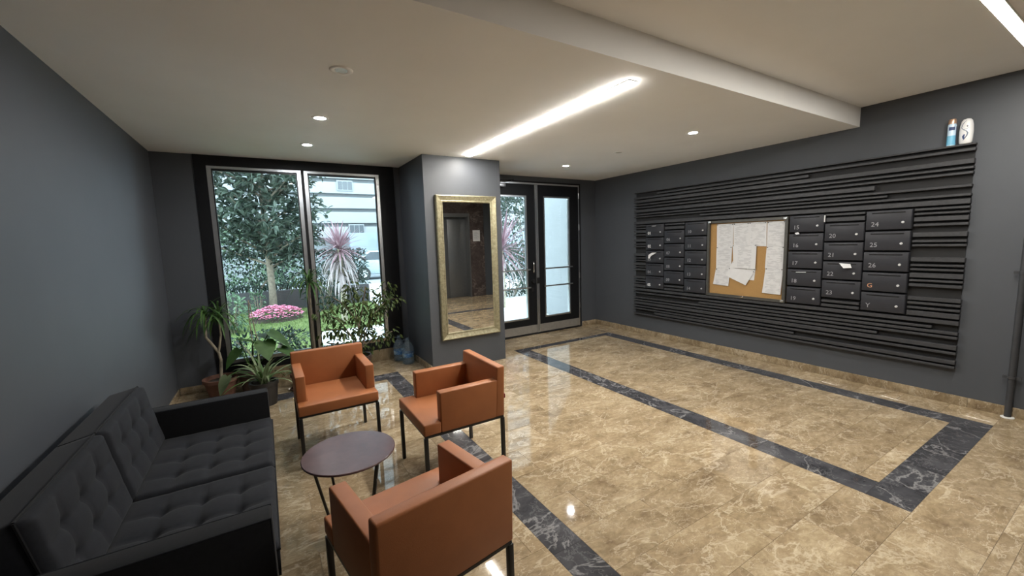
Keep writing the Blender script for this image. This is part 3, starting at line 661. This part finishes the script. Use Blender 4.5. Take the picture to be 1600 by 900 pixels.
# sofa
def cushion(name, sx, sy, h, nx, ny, dep, mat, parent, M):
    """tufted cushion: sx by sy, thickness h, buttons on an inner nx by ny grid; local top +z; M places it"""
    bm = bmesh.new(); NX, NY = 40, 44; g = {}
    for i in range(NX+1):
        for j in range(NY+1):
            u, v = i/NX, j/NY
            e = min(1, min(u, 1-u)*sx/0.035); e2 = min(1, min(v, 1-v)*sy/0.035)
            rim = math.sqrt(max(0, 1-(1-e)**2)) * 0.5 + math.sqrt(max(0, 1-(1-e2)**2)) * 0.5
            rim = min(math.sqrt(max(0, 1-(1-e)**2)), math.sqrt(max(0, 1-(1-e2)**2)))
            su = abs(math.sin(math.pi*u*(nx+1)))**0.55; sv = abs(math.sin(math.pi*v*(ny+1)))**0.55
            wu = min(1, 4*min(u, 1-u)*(nx+1)/2); wv = min(1, 4*min(v, 1-v)*(ny+1)/2)
            puff = dep*((su-1)*wu*wv*0.5 + (sv-1)*wv*wu*0.5)
            d2 = 0
            for a in range(1, nx+1):
                for b_ in range(1, ny+1):
                    dd = ((u-a/(nx+1))*sx)**2 + ((v-b_/(ny+1))*sy)**2; d2 += math.exp(-dd/(0.024**2))
            z = h*0.5 + (h*0.5-0.02)*0 + h*0.5*(0.55+0.45*rim) + puff - dep*0.6*min(1, d2)
            g[i, j] = bm.verts.new(((u-0.5)*sx, (v-0.5)*sy, z))
    for i in range(NX):
        for j in range(NY): bm.faces.new((g[i, j], g[i+1, j], g[i+1, j+1], g[i, j+1]))
    loop = [(i, 0) for i in range(NX)] + [(NX, j) for j in range(NY)] + [(i, NY) for i in range(NX, 0, -1)] + [(0, j) for j in range(NY, 0, -1)]
    low = [bm.verts.new((g[k].co.x*0.99, g[k].co.y*0.99, 0)) for k in loop]; n_ = len(loop)
    for k in range(n_): bm.faces.new((g[loop[k]], low[k], low[(k+1) % n_], g[loop[(k+1) % n_]]))
    bm.faces.new(low)
    bmesh.ops.transform(bm, matrix=M, verts=bm.verts)
    o = obj(name, bm, mat, parent, smooth=True, angle=75)
    bm = bmesh.new(); zt = h*0.775
    pr = [Vector((sx/2*a, sy/2*b_, zt)) for a, b_ in ((-1, -1), (1, -1), (1, 1), (-1, 1), (-1, -1))]
    bm_tube(bm, [M @ p for p in pr], 0.005, 6); obj('piping', bm, 'sofa_fabric', o, smooth=True)
    for a in range(1, nx+1):
        for b_ in range(1, ny+1):
            bm = bmesh.new(); bmesh.ops.create_uvsphere(bm, u_segments=10, v_segments=6, radius=0.011, matrix=M @ Matrix.Translation(((a/(nx+1)-0.5)*sx, (b_/(ny+1)-0.5)*sy, h-dep*1.55)) @ Matrix.Diagonal((1, 1, 0.5, 1)))
            obj('button', bm, mat, o, smooth=True)
    return o
SX0, SX1, SY0, SY1 = XL+0.012, -0.055, 1.690, 3.370
so = thing('sofa', 'dark charcoal two-seat sofa with tufted cushions along the left wall', 'sofa', ((SX0+SX1)/2, (SY0+SY1)/2, 0))
ox, oy = (SX0+SX1)/2, (SY0+SY1)/2
def sb(name, x0, x1, y0, y1, z0, z1, bv=0.012, mat='sofa_fabric'): return box(name, (x0-ox, x1-ox, y0-oy, y1-oy, z0, z1), mat, so, bv, seg=3)
for nm, y0, y1 in (('armrest', SY0, SY0+0.105), ('armrest', SY1-0.105, SY1)):
    a = sb(nm, SX0+0.001, SX1+0.0, y0, y1, 0.13, 0.600)
    bm = bmesh.new()
    for yy in (y0+0.004, y1-0.004): bm_tube(bm, [(SX0+0.02-ox, yy-oy, 0.597), (SX1-0.004-ox, yy-oy, 0.597), (SX1-0.004-ox, yy-oy, 0.14)], 0.0045, 6)
    obj('piping', bm, 'sofa_cushion', a, smooth=True)
sb('back_frame', SX0, SX0+0.085, SY0+0.106, SY1-0.106, 0.13, 0.690)
sb('base', SX0+0.086, SX1-0.012, SY0+0.106, SY1-0.106, 0.13, 0.275)
ym = 2.515
for (y0, y1) in ((SY0+0.108, ym-0.002), (ym+0.002, SY1-0.108)):
    cx, cy_ = (-0.648 + SX1+0.012)/2, (y0+y1)/2
    cushion('seat_cushion', SX1+0.012+0.648, y1-y0-0.004, 0.150, 3, 3, 0.026, 'sofa_cushion', so, Matrix.Translation((cx-ox, cy_-oy, 0.277)))
    # back cushion: leans on the back frame; its local z points to the room
    lean = math.radians(11)
    hgt, thk = 0.385, 0.165
    M = Matrix.Translation((-0.722-ox, cy_-oy, 0.588)) @ Matrix.Rotation(math.pi/2-lean, 4, 'Y') @ Matrix.Translation((0, 0, -thk/2-0.012))
    cushion('back_cushion', hgt, y1-y0-0.004, thk, 2, 3, 0.026, 'sofa_cushion', so, M)
for x in (SX0+0.06, SX1-0.07):
    for y in (SY0+0.07, SY1-0.07):
        box('leg', (x-ox-0.014, x-ox+0.014, y-oy-0.014, y-oy+0.014, 0.0, 0.1295), 'chrome', so, 0.002)

# ================================================================== PLANTS AND BOTTLES
def blade_bm(bm, base, az, elev, L, wd, droop, n=6, fold=0.25, curl=0.0):
    """arching strap leaf"""
    p = Vector(base); d = Vector((math.cos(az)*math.cos(elev), math.sin(az)*math.cos(elev), math.sin(elev))); st = L/n
    side = Vector((-math.sin(az), math.cos(az), 0)); rows = []
    for i in range(n+1):
        s = i/n; w_ = wd*0.5*max(0.03, (math.sin(math.pi*min(1, 0.12+s*0.88))**0.75))
        up = side.cross(d).normalized(); up = -up if up.z < 0 and abs(d.z) < 0.98 else up
        rows.append((bm.verts.new(p + side*w_ + up*w_*fold), bm.verts.new(p), bm.verts.new(p - side*w_ + up*w_*fold)))
        p = p + d*st; d = (d + Vector((0, 0, -droop/n))).normalized()
    for a, b_ in zip(rows, rows[1:]):
        bm.faces.new((a[0], a[1], b_[1], b_[0])); bm.faces.new((a[1], a[2], b_[2], b_[1]))
def blade(name, mat, parent, *a, **k):
    bm = bmesh.new(); blade_bm(bm, *a, **k); return obj(name, bm, mat, parent, smooth=True, angle=80, recalc=False)
def pot(t_, r1, r0, h, mat, rim=0.014, saucer=None):
    p = lathe('pot', [(0.0, 0.004), (r0, 0.0), (r0+(r1-r0)*0.8, h-0.045), (r1-0.004, h-0.042), (r1+0.004, h-0.036), (r1+0.004, h), (r1-rim, h), (r1-rim-0.006, h-0.04), (0.0, h-0.04)], mat, t_, 32)
    bm = bmesh.new(); bm_lathe(bm, [(r1-rim-0.004, h-0.039), (r1*0.6, h-0.026), (0.0, h-0.022)], 24)
    for v in bm.verts: v.co.z += R.uniform(-0.004, 0.004)
    obj('soil', bm, 'soil', t_, smooth=True)
    if saucer: lathe('saucer', [(0.0, 0.0), (saucer-0.02, 0.0), (saucer, 0.022), (saucer-0.008, 0.022), (saucer-0.026, 0.006), (0, 0.006)], mat, t_, 32)
def crown(t_, c, n, L, wd, mat, e0=-0.4, e1=1.35, dr=1.3, seed=1, name='leaf', pts=6):
    q = random.Random(seed)
    for k in range(n):
        e = e0 + (e1-e0)*(k+0.5)/n; blade(name, mat, t_, c, k*2.399+q.uniform(-.3, .3), e, L*q.uniform(0.75, 1.15), wd*q.uniform(0.8, 1.2), dr*q.uniform(0.7, 1.25), n=pts)
def heart_leaf(parent, base, az, tilt, L, W, mat='leaf_green', name='leaf'):
    """broad heart-shaped leaf hanging from its stalk; az heading, tilt below level"""
    out = [(0.0, 0.0), (-0.10, 0.20), (-0.05, 0.40), (0.18, 0.50), (0.45, 0.42), (0.72, 0.24), (1.0, 0.0)]
    d = Vector((math.cos(az)*math.cos(tilt), math.sin(az)*math.cos(tilt), -math.sin(tilt))); s = Vector((-math.sin(az), math.cos(az), 0)); u = d.cross(s)
    if u.z < 0: u = -u
    bm = bmesh.new(); b = Vector(base); mid = []; le = []; ri = []
    for x, w_ in out:
        xm = max(0, x); sag = -0.10*L*x*x
        mid.append(bm.verts.new(b + d*xm*L + u*sag))
        le.append(bm.verts.new(b + d*x*L + s*w_*W + u*(0.12*w_*W+sag))); ri.append(bm.verts.new(b + d*x*L - s*w_*W + u*(0.12*w_*W+sag)))
    for i in range(1, len(out)-1):
        bm.faces.new((mid[i], le[i], le[i+1], mid[i+1])) if i+1 < len(out)-1 else bm.faces.new((mid[i], le[i], mid[i+1]))
        bm.faces.new((mid[i], mid[i+1], ri[i+1], ri[i])) if i+1 < len(out)-1 else bm.faces.new((mid[i], mid[i+1], ri[i]))
    bmesh.ops.delete(bm, geom=[v for v in bm.verts if not v.link_faces], context='VERTS')
    return obj(name, bm, mat, parent, smooth=True, angle=80, recalc=False)
G = 'potted plants by the window'
# dracaena with a crooked stem, in the terracotta pot
p1 = thing('potted_dracaena', 'crooked-stemmed dracaena in a brown clay pot behind the sofa', 'plant', (-0.512, 5.40, 0), 0, G)
pot(p1, 0.165, 0.115, 0.205, 'terracotta')
tube('stem', [(0, 0.01, 0.165), (0.018, 0.01, 0.40), (0.006, 0.01, 0.48), (-0.037, 0.01, 0.567), (-0.090, 0.01, 0.662), (-0.086, 0.01, 0.80), (-0.071, 0, 0.90)], [0.017, 0.015, 0.015, 0.014, 0.013, 0.012, 0.011], 'bark_pale', p1)
tube('stem', [(0.002, 0.01, 0.475), (0.020, 0, 0.55), (0.043, 0, 0.677), (0.042, -0.01, 0.80), (0.04, -0.01, 0.86)], [0.012, 0.011, 0.010, 0.010, 0.009], 'bark_pale', p1)
crown(p1, (-0.071, 0, 0.90), 30, 0.33, 0.019, 'leaf_green', -0.2, 1.3, 2.9, 3)
crown(p1, (0.04, -0.01, 0.86), 28, 0.40, 0.019, 'leaf_green', -0.2, 1.4, 2.7, 4)
# philodendron in the dark brown pot
p2 = thing('potted_philodendron', 'broad-leaved philodendron in a dark brown pot under the window', 'plant', (-0.215, 5.375, 0), 0, G)
pot(p2, 0.140, 0.105, 0.250, 'pot_brown')
def stalk_leaf(t_, pts, az, tilt, L, W, mat='leaf_green', r_=0.006):
    tube('stalk', pts, r_, 'leaf_green', t_, 6); heart_leaf(t_, pts[-1], az, tilt, L, W, mat)
stalk_leaf(p2, [(0, 0, 0.22), (-0.05, -0.02, 0.45), (-0.09, -0.04, 0.60)], math.radians(10), 0.25, 0.24, 0.19)
stalk_leaf(p2, [(0, 0, 0.22), (-0.05, -0.04, 0.38), (-0.10, -0.06, 0.50)], math.radians(215), 0.75, 0.24, 0.19)
stalk_leaf(p2, [(0, 0, 0.22), (0.10, 0.02, 0.48), (0.20, 0.03, 0.64)], math.radians(-25), 0.65, 0.30, 0.24)
stalk_leaf(p2, [(0, 0, 0.22), (0.07, 0, 0.42), (0.14, -0.02, 0.55)], math.radians(-80), 0.75, 0.26, 0.22)
stalk_leaf(p2, [(0, 0, 0.22), (0.10, 0.03, 0.42), (0.25, 0.05, 0.50)], math.radians(20), 0.55, 0.28, 0.20)
stalk_leaf(p2, [(0, 0, 0.22), (0.02, 0.05, 0.5), (0.08, 0.08, 0.62)], math.radians(60), 0.4, 0.24, 0.20)
stalk_leaf(p2, [(0, 0, 0.22), (0.16, -0.02, 0.40), (0.30, -0.05, 0.45)], math.radians(-35), 0.5, 0.26, 0.20)
stalk_leaf(p2, [(-0.02, -0.02, 0.22), (-0.13, -0.12, 0.28), (-0.22, -0.20, 0.26)], math.radians(225), 0.95, 0.21, 0.15, 'leaf_pale')
for pts in ([(0.01, 0.03, 0.22), (0.03, 0.03, 0.5), (0.02, 0.03, 0.8), (0.03, 0.03, 1.03)], [(0.03, 0.02, 0.22), (0.10, 0.02, 0.45), (0.06, 0.02, 0.70), (0.04, 0.02, 1.0)]): tube('dry_stem', pts, 0.005, 'bark_pale', p2, 6)
# spider plant in the black pot
p3 = thing('potted_spider_plant', 'spider plant with long arching blades in a round black pot', 'plant', (-0.106, 4.815, 0), 0, G)
pot(p3, 0.130, 0.105, 0.245, 'pot_black', 0.018)
q = random.Random(5)
for k in range(34):
    blade('leaf', 'leaf_pale' if k % 3 else 'leaf_green', p3, (q.uniform(-.03, .03), q.uniform(-.03, .03), 0.215), k*2.399, q.uniform(0.55, 1.35), q.uniform(0.34, 0.50), 0.024, q.uniform(1.0, 2.2))
# pot half hidden by the armchair
p4 = thing('potted_lily', 'low leafy plant in a terracotta pot with saucer behind the far armchair', 'plant', (0.26, 5.10, 0), 0, G)
pot(p4, 0.115, 0.085, 0.19, 'terracotta', saucer=0.125)
crown(p4, (0, 0, 0.17), 16, 0.24, 0.045, 'leaf_green', 0.3, 1.4, 1.2, 9)
# slim dracaena in front of the window post
p5 = thing('potted_slim_dracaena', 'slim dark dracaena standing before the window post', 'plant', (0.43, 5.42, 0), 0, G)
pot(p5, 0.105, 0.08, 0.20, 'pot_brown')
tube('stem', [(0, 0, 0.16), (-0.01, 0, 0.5), (0.005, 0, 0.9), (0.01, 0, 1.18)], [0.014, 0.012, 0.011, 0.010], 'bark', p5)
crown(p5, (0.01, 0, 1.18), 34, 0.36, 0.022, 'leaf_green', -0.3, 1.35, 2.0, 12)
# weeping fig
p6 = thing('potted_fig', 'weeping fig with many small leaves in front of the right window pane', 'plant', (0.90, 5.18, 0), 0, G)
pot(p6, 0.15, 0.11, 0.26, 'pot_brown')
stems = [[(0.02, 0, 0.22), (0.03, 0, 0.5), (0.0, 0.02, 0.8), (-0.05, 0.03, 1.17)], [(-0.02, 0, 0.22), (-0.06, -0.02, 0.5), (-0.20, 0, 0.72), (-0.40, 0.02, 0.88)], [(0.0, 0, 0.22), (0.10, 0.02, 0.5), (0.26, 0.02, 0.82), (0.42, 0.0, 1.14)],
         [(0.02, 0, 0.45), (0.18, -0.03, 0.72), (0.38, -0.05, 0.92), (0.50, -0.06, 0.92)], [(0.0, 0, 0.5), (0.08, 0.02, 0.8), (0.14, 0.02, 1.10)], [(-0.04, 0, 0.48), (-0.16, 0.02, 0.60), (-0.36, 0.03, 0.62)], [(0.05, 0, 0.35), (0.20, 0.0, 0.45), (0.42, -0.02, 0.50)],
         [(-0.05, 0, 0.35), (-0.18, 0, 0.42), (-0.34, 0.02, 0.46)], [(0, 0, 0.7), (-0.12, 0.02, 0.9), (-0.24, 0.02, 1.0)]]
for s in stems: tube('stem', s, [0.011, 0.009, 0.007, 0.004][:len(s)], 'bark', p6, 6)
def small_leaf(bm, p, d, L, W, q):
    d = d.normalized(); s = d.cross(Vector((q.uniform(-1, 1), q.uniform(-1, 1), 1.2))).normalized(); u = s.cross(d); c = 0.18*W
    P = [p, p + d*L*0.35 + s*W*0.5 + u*c, p + d*L*0.75 + s*W*0.32 + u*c*0.3, p + d*L - u*L*0.12, p + d*L*0.75 - s*W*0.32 + u*c*0.3, p + d*L*0.35 - s*W*0.5 + u*c]
    m_ = p + d*L*0.5; vv = [bm.verts.new(x) for x in P]; mv = bm.verts.new(m_)
    bm.faces.new((vv[0], vv[5], vv[4], mv)); bm.faces.new((vv[0], mv, vv[2], vv[1])); bm.faces.new((mv, vv[4], vv[3], vv[2]))
q = random.Random(21); bm = bmesh.new()
for s in stems:
    for i in range(1, len(s)):
        a, b_ = Vector(s[i-1]), Vector(s[i]); nn = int((b_-a).length*(50 if i == 1 else 270))
        for k in range(nn):
            p = a.lerp(b_, q.random()); off = Vector((q.gauss(0, 1), q.gauss(0, 1)*0.7, q.gauss(-0.2, 0.8))).normalized()
            tip = p + off*q.uniform(0.01, 0.13)
            if tip.x > 0.60: tip.x = 0.60
            if tip.y > 0.30: tip.y = 0.30
            small_leaf(bm, tip, off*0.6 + Vector((0, 0, -0.55)), q.uniform(0.05, 0.085), q.uniform(0.024, 0.036), q)
fo = obj('foliage', bm, 'leaf_ficus', p6, recalc=False); fo['kind'] = 'stuff'
# water bottles
def bottle(label, loc):
    t_ = thing('water_bottle', label, 'bottle', loc, 0, 'large water bottles by the column')
    prof = [(0.0, 0.006), (0.060, 0.0), (0.078, 0.012), (0.080, 0.05), (0.077, 0.06), (0.080, 0.07), (0.080, 0.085), (0.077, 0.092), (0.077, 0.150), (0.080, 0.158), (0.080, 0.195), (0.074, 0.225), (0.055, 0.268), (0.030, 0.300), (0.022, 0.312), (0.022, 0.322), (0.027, 0.324), (0.027, 0.330), (0.022, 0.332), (0.022, 0.345)]
    lathe('body', prof, 'bottle_plastic', t_, 32, angle=80)
    lathe('label_band', [(0.0776, 0.094), (0.0782, 0.096), (0.0782, 0.146), (0.0776, 0.148)], 'bottle_label', t_, 32)
    bm = bmesh.new(); bm_tube(bm, [(0.024*math.cos(a), 0.024*math.sin(a), 0.318) for a in [k*math.pi/6 for k in range(6)]] + [(-0.06, 0.02, 0.322), (-0.02, 0.045, 0.326)], 0.003, 6); obj('carry_strap', bm, 'print_slate', t_, smooth=True)
    lathe('cap', [(0.024, 0.332), (0.025, 0.350), (0.0, 0.352)], 'bottle_plastic', t_, 18)
bottle('large clear water bottle with a blue label, in front', (1.555, 5.33, 0))
bottle('large clear water bottle half hidden behind another one', (1.500, 5.545, 0))

# ================================================================== OUTSIDE
GZ = -0.05
struct(boxes('ground', [(-30, 40, 5.90, 70, -0.6, GZ-0.03)], 'asphalt'), 'street and ground outside')
struct(boxes('paving_path', [(0.75, 9.0, YF+T, 8.60, -0.3, GZ), (2.6, 9.0, 8.6, 18.0, -0.3, GZ), (-6.0, 0.75, YF+T, 6.55, -0.3, GZ)], 'paving'), 'pale paved path along the building')
struct(boxes('lawn', [(-6.0, 0.75, 6.55, 14.0, -0.3, GZ-0.01), (0.75, 2.6, 8.60, 14.0, -0.3, GZ-0.01)], 'grass'), 'garden lawn')
q = random.Random(3); bm = bmesh.new()
for k in range(9000):
    x, y = q.uniform(-2.2, 2.55), q.uniform(6.6, 12.4)
    if x > 0.72 and y < 8.65: continue
    a = q.uniform(0, 6.28); hh = q.uniform(0.03, 0.075); dx, dy = 0.006*math.cos(a), 0.006*math.sin(a)
    bm.faces.new([bm.verts.new((x-dx, y-dy, GZ-0.012)), bm.verts.new((x+dx, y+dy, GZ-0.012)), bm.verts.new((x+q.uniform(-.03, .03), y+q.uniform(-.03, .03), GZ+hh))])
tag(obj('grass_blades', bm, 'grass', recalc=False), 'short green grass of the garden lawn', 'grass', kind='stuff')
# white wall by the entrance
struct(boxes('wall_porch', [(5.32, 5.55, YF+T, 7.75, -0.3, 3.4)], 'white_render'), 'white wall outside the right door leaf')
# magnolia
tr_ = thing('magnolia_tree', 'glossy-leaved magnolia tree filling the left window pane', 'tree', (0.107, 11.87, GZ))
tube('trunk', [(0, 0, -0.02), (0.02, 0, 0.6), (0.01, 0, 1.2), (0.0, 0, 1.7), (-0.02, 0, 2.3), (0.02, 0, 3.4), (0, 0, 5.0), (0.03, 0, 7.0)], [0.095, 0.08, 0.075, 0.07, 0.06, 0.05, 0.04, 0.015], 'bark', tr_, 10)
br = []
q = random.Random(11)
for k in range(62):
    z = 1.15 + 5.6*k/62; a = k*2.399+0.4; L = (1.75 - 0.22*abs(z-2.6))*q.uniform(0.75, 1.1); up = q.uniform(0.25, 0.65)
    st = Vector((0, 0, z)); pts = [st, st + Vector((math.cos(a)*L*.45, math.sin(a)*L*.45, L*.45*up)), st + Vector((math.cos(a+.2)*L, math.sin(a+.2)*L, L*up*1.1))]
    tube('branch', pts, [0.032, 0.02, 0.008], 'bark', tr_, 6); br.append(pts)
bm = bmesh.new()
for pts in br:
    for i in (0, 1):
        a, b_ = pts[i], pts[i+1]
        for k in range(22 if i == 0 else 52):
            s = q.uniform(0.35 if i == 0 else 0, 1); p = a.lerp(b_, s) + Vector((q.gauss(0, .16), q.gauss(0, .16), q.gauss(0, .15)))
            ax = Vector((q.gauss(0, 1), q.gauss(0, 1), q.gauss(0.3, .7)))
            for m_ in range(3):
                small_leaf(bm, p, ax + Vector((q.gauss(0, .8), q.gauss(0, .8), q.gauss(-.1, .6))), q.uniform(0.15, 0.24), q.uniform(0.055, 0.085), q)
fo = obj('foliage', bm, 'leaf_magnolia', tr_, recalc=False); fo['kind'] = 'stuff'
# hedge with its dark kerb wall
def leafy(name, label, cat, boxdim, n, L, mat, core=None, seed=1, group=None):
    x0, x1, y0, y1, z0, z1 = boxdim; cx, cy_ = (x0+x1)/2, (y0+y1)/2
    t_ = thing(name, label, cat, (cx, cy_, GZ), 0, group); q = random.Random(seed); bm = bmesh.new()
    for k in range(n):
        u = Vector((q.uniform(-1, 1), q.uniform(-1, 1), q.uniform(-1, 1))); m_ = max(abs(u.x), abs(u.y), abs(u.z)); u = u/m_*q.uniform(0.78, 1.05)
        if name != 'hedge': u = u.normalized()*q.uniform(0.6, 1.05)
        p = Vector((u.x*(x1-x0)/2, u.y*(y1-y0)/2, (z0+z1)/2 - GZ + u.z*(z1-z0)/2))
        small_leaf(bm, p, Vector((u.x+q.gauss(0, .7), u.y-.3+q.gauss(0, .7), u.z+q.gauss(0, .7))), L*q.uniform(.7, 1.2), L*0.42, q)
    fo = obj('foliage', bm, mat, t_, recalc=False); fo['kind'] = 'stuff'
    q = random.Random(seed); bm = bmesh.new()
    for k in range(7):
        a = k*0.9; bm_tube(bm, [(0.1*math.cos(a)*(x1-x0), 0.1*math.sin(a)*(y1-y0), 0.0), (0.3*math.cos(a)*(x1-x0), 0.3*math.sin(a)*(y1-y0), (z1-GZ)*0.75)], [0.025, 0.008], 5)
    obj('stems', bm, 'bark', t_)
    return t_
hg = leafy('hedge', 'dense dark green hedge behind the flower bed', 'hedge', (-4.5, 2.5, 12.9, 13.6, 0.50, 1.45), 7500, 0.11, 'leaf_hedge', seed=2)
o = boxes('low_wall', [(-5.0, 2.6, 12.45, 12.68, -0.2, 0.46)], 'planter_dark', None); tag(o, 'low dark wall under the garden hedge', 'wall')
GB = 'shrubs in the garden'
leafy('shrub', 'light green shrubbery behind the hedge on the left', 'shrub', (-3.6, 1.6, 15.5, 17.5, -0.05, 2.5), 4200, 0.16, 'leaf_light', seed=4, group=GB)
leafy('shrub', 'pale green tree foliage beside the far white building', 'shrub', (6.3, 8.6, 22, 24.0, 1.2, 4.4), 1600, 0.22, 'leaf_light', seed=5, group=GB)
leafy('shrub', 'bright green shrub at the left edge of the window', 'shrub', (-0.95, -0.35, 9.4, 10.0, -0.05, 0.75), 420, 0.10, 'leaf_light', seed=6, group=GB)
leafy('shrub', 'low bushy plants just outside the left pane', 'shrub', (-0.75, 0.60, 6.75, 7.25, -0.05, 0.40), 700, 0.08, 'leaf_hedge', seed=7, group=GB)
leafy('shrub', 'small dark shrub between hedge and spiky cordyline', 'shrub', (0.75, 1.75, 11.2, 12.0, -0.05, 1.15), 700, 0.11, 'leaf_hedge', seed=8, group=GB)
leafy('shrub', 'tall dark bushes seen through the left door leaf', 'shrub', (6.0, 9.6, 10.2, 12.5, 0.1, 4.3), 4200, 0.17, 'leaf_magnolia', seed=9, group=GB)
leafy('shrub', 'low dark shrub at the foot of the spiky plant by the door', 'shrub', (5.3, 7.0, 9.95, 10.7, -0.05, 0.80), 700, 0.12, 'leaf_hedge', seed=10, group=GB)
# flower bed
fbd = thing('flower_bed', 'round bed of pink flowers at the foot of the magnolia', 'flower bed', (0.15, 10.95, GZ))
bm = bmesh.new(); bm_lathe(bm, [(0.56, -0.01), (0.50, 0.02), (0.36, 0.07), (0.0, 0.11)], 28); obj('soil', bm, 'soil', fbd, smooth=True)
q = random.Random(15); bm = bmesh.new(); bm2 = bmesh.new()
for k in range(560):
    a, r_ = q.uniform(0, 6.28), 0.57*math.sqrt(q.random()); z = 0.05 + 0.20*(1-(r_/0.6)**2) + q.uniform(-.02, .05); p = Vector((r_*math.cos(a), r_*math.sin(a), z))
    if k % 2: small_leaf(bm, p - Vector((0, 0, .03)), Vector((q.gauss(0, 1), q.gauss(0, 1), q.uniform(.2, 1))), 0.08, 0.035, q)
    for m_ in range(5): small_leaf(bm2, p + Vector((0, 0, .02)), Vector((math.cos(m_*1.257), math.sin(m_*1.257), 0.35)), 0.034, 0.03, q)
fo = obj('leaves', bm, 'leaf_light', fbd, recalc=False); fo['kind'] = 'stuff'
fo = obj('blossoms', bm2, 'blossom_pink', fbd, recalc=False); fo['kind'] = 'stuff'
leafy('shrub', 'small yellow-green plant rising above the pink flowers', 'shrub', (-0.35, -0.05, 11.62, 11.85, 0.0, 0.60), 120, 0.10, 'leaf_light', seed=16, group=GB)
# cordylines
def cordyline(label, loc, h, L, wd, n, seed, skirt_n):
    t_ = thing('cordyline', label, 'plant', loc, 0, 'spiky cordylines in the garden'); q = random.Random(seed)
    tube('trunk', [(0, 0, -0.03), (0.02, 0, h*0.5), (0, 0, h)], [0.07, 0.055, 0.045], 'bark_pale', t_, 8)
    for k in range(n):
        e = -0.55 + 1.9*(k+0.5)/n; blade('leaf', 'leaf_cordyline', t_, (0, 0, h+q.uniform(-.08, .08)), k*2.399, e, L*q.uniform(0.8, 1.1), wd, q.uniform(0.15, 0.5), n=4)
    for k in range(skirt_n): blade('dry_leaf', 'leaf_dry', t_, (0, 0, h-0.05-0.5*q.random()), k*2.399, q.uniform(-0.5, -0.1), L*q.uniform(0.8, 1.15), wd*1.05, q.uniform(2.0, 3.4), n=6)
cordyline('spiky purple cordyline with drooping dry leaves in the right pane', (1.43, 9.6, GZ), 1.60, 0.66, 0.040, 90, 2, 80)
cordyline('spiky cordyline seen through the left door leaf', (5.02, 8.75, GZ), 1.45, 1.0, 0.05, 80, 3, 14)
# white building across the street
bl = thing('white_building', 'white building with long horizontal bands across the street', 'building', (2.0, 27.0, GZ))
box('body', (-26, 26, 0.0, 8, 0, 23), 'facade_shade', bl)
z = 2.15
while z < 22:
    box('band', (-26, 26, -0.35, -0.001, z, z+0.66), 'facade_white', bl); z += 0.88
for x, z_ in ((2.1, 4.95), (2.6, 2.35), (-3.0, 4.95), (-6.0, 4.95), (-9.0, 2.35), (-12, 4.95), (7.5, 4.95), (10.0, 2.35)):
    wn = boxes('window', [(x, x+0.9, -0.42, -0.36, z_, z_+0.6)], 'facade_white', bl); boxes('pane', [(x+0.06+0.28*k, x+0.30+0.28*k, -0.44, -0.421, z_+0.06, z_+0.54) for k in range(3)], 'window_dark', wn)
o = boxes('street_wall', [(4.2, 16, 24.2, 24.5, -0.1, 2.3)], 'wall_bluegrey'); tag(o, 'pale blue-grey wall behind the parked car', 'wall')
# parked car
car = thing('parked_car', 'pale grey parked car in the street beyond the right pane', 'car', (5.3, 21.2, GZ-0.03))
bm = bmesh.new(); bm_prism(bm, [(-2.0, 0.28), (2.0, 0.28), (2.05, 0.6), (1.95, 0.82), (1.15, 0.92), (0.55, 1.38), (-0.95, 1.42), (-1.65, 0.98), (-2.02, 0.9)], 'y', -0.82, 0.82); bevel(bm, 0.05, 2); bd = obj('body', bm, 'car_paint', car, smooth=True)
bm = bmesh.new(); bm_prism(bm, [(-1.35, 0.98), (0.98, 0.95), (0.50, 1.32), (-0.90, 1.35)], 'y', -0.835, 0.835); obj('side_window', bm, 'window_dark', bd)
for x in (-1.25, 1.25):
    for y in (-0.75, 0.75):
        bm = bmesh.new(); bmesh.ops.create_cone(bm, cap_ends=True, segments=20, radius1=0.32, radius2=0.32, depth=0.2, matrix=Matrix.Translation((x, y, 0.32)) @ Matrix.Rotation(math.pi/2, 4, 'X')); wl = obj('wheel', bm, 'tyre', car, smooth=True)
        bm = bmesh.new(); bmesh.ops.create_cone(bm, cap_ends=True, segments=14, radius1=0.19, radius2=0.19, depth=0.22, matrix=Matrix.Translation((x, y, 0.32)) @ Matrix.Rotation(math.pi/2, 4, 'X')); obj('hub', bm, 'aluminium', wl, smooth=True)
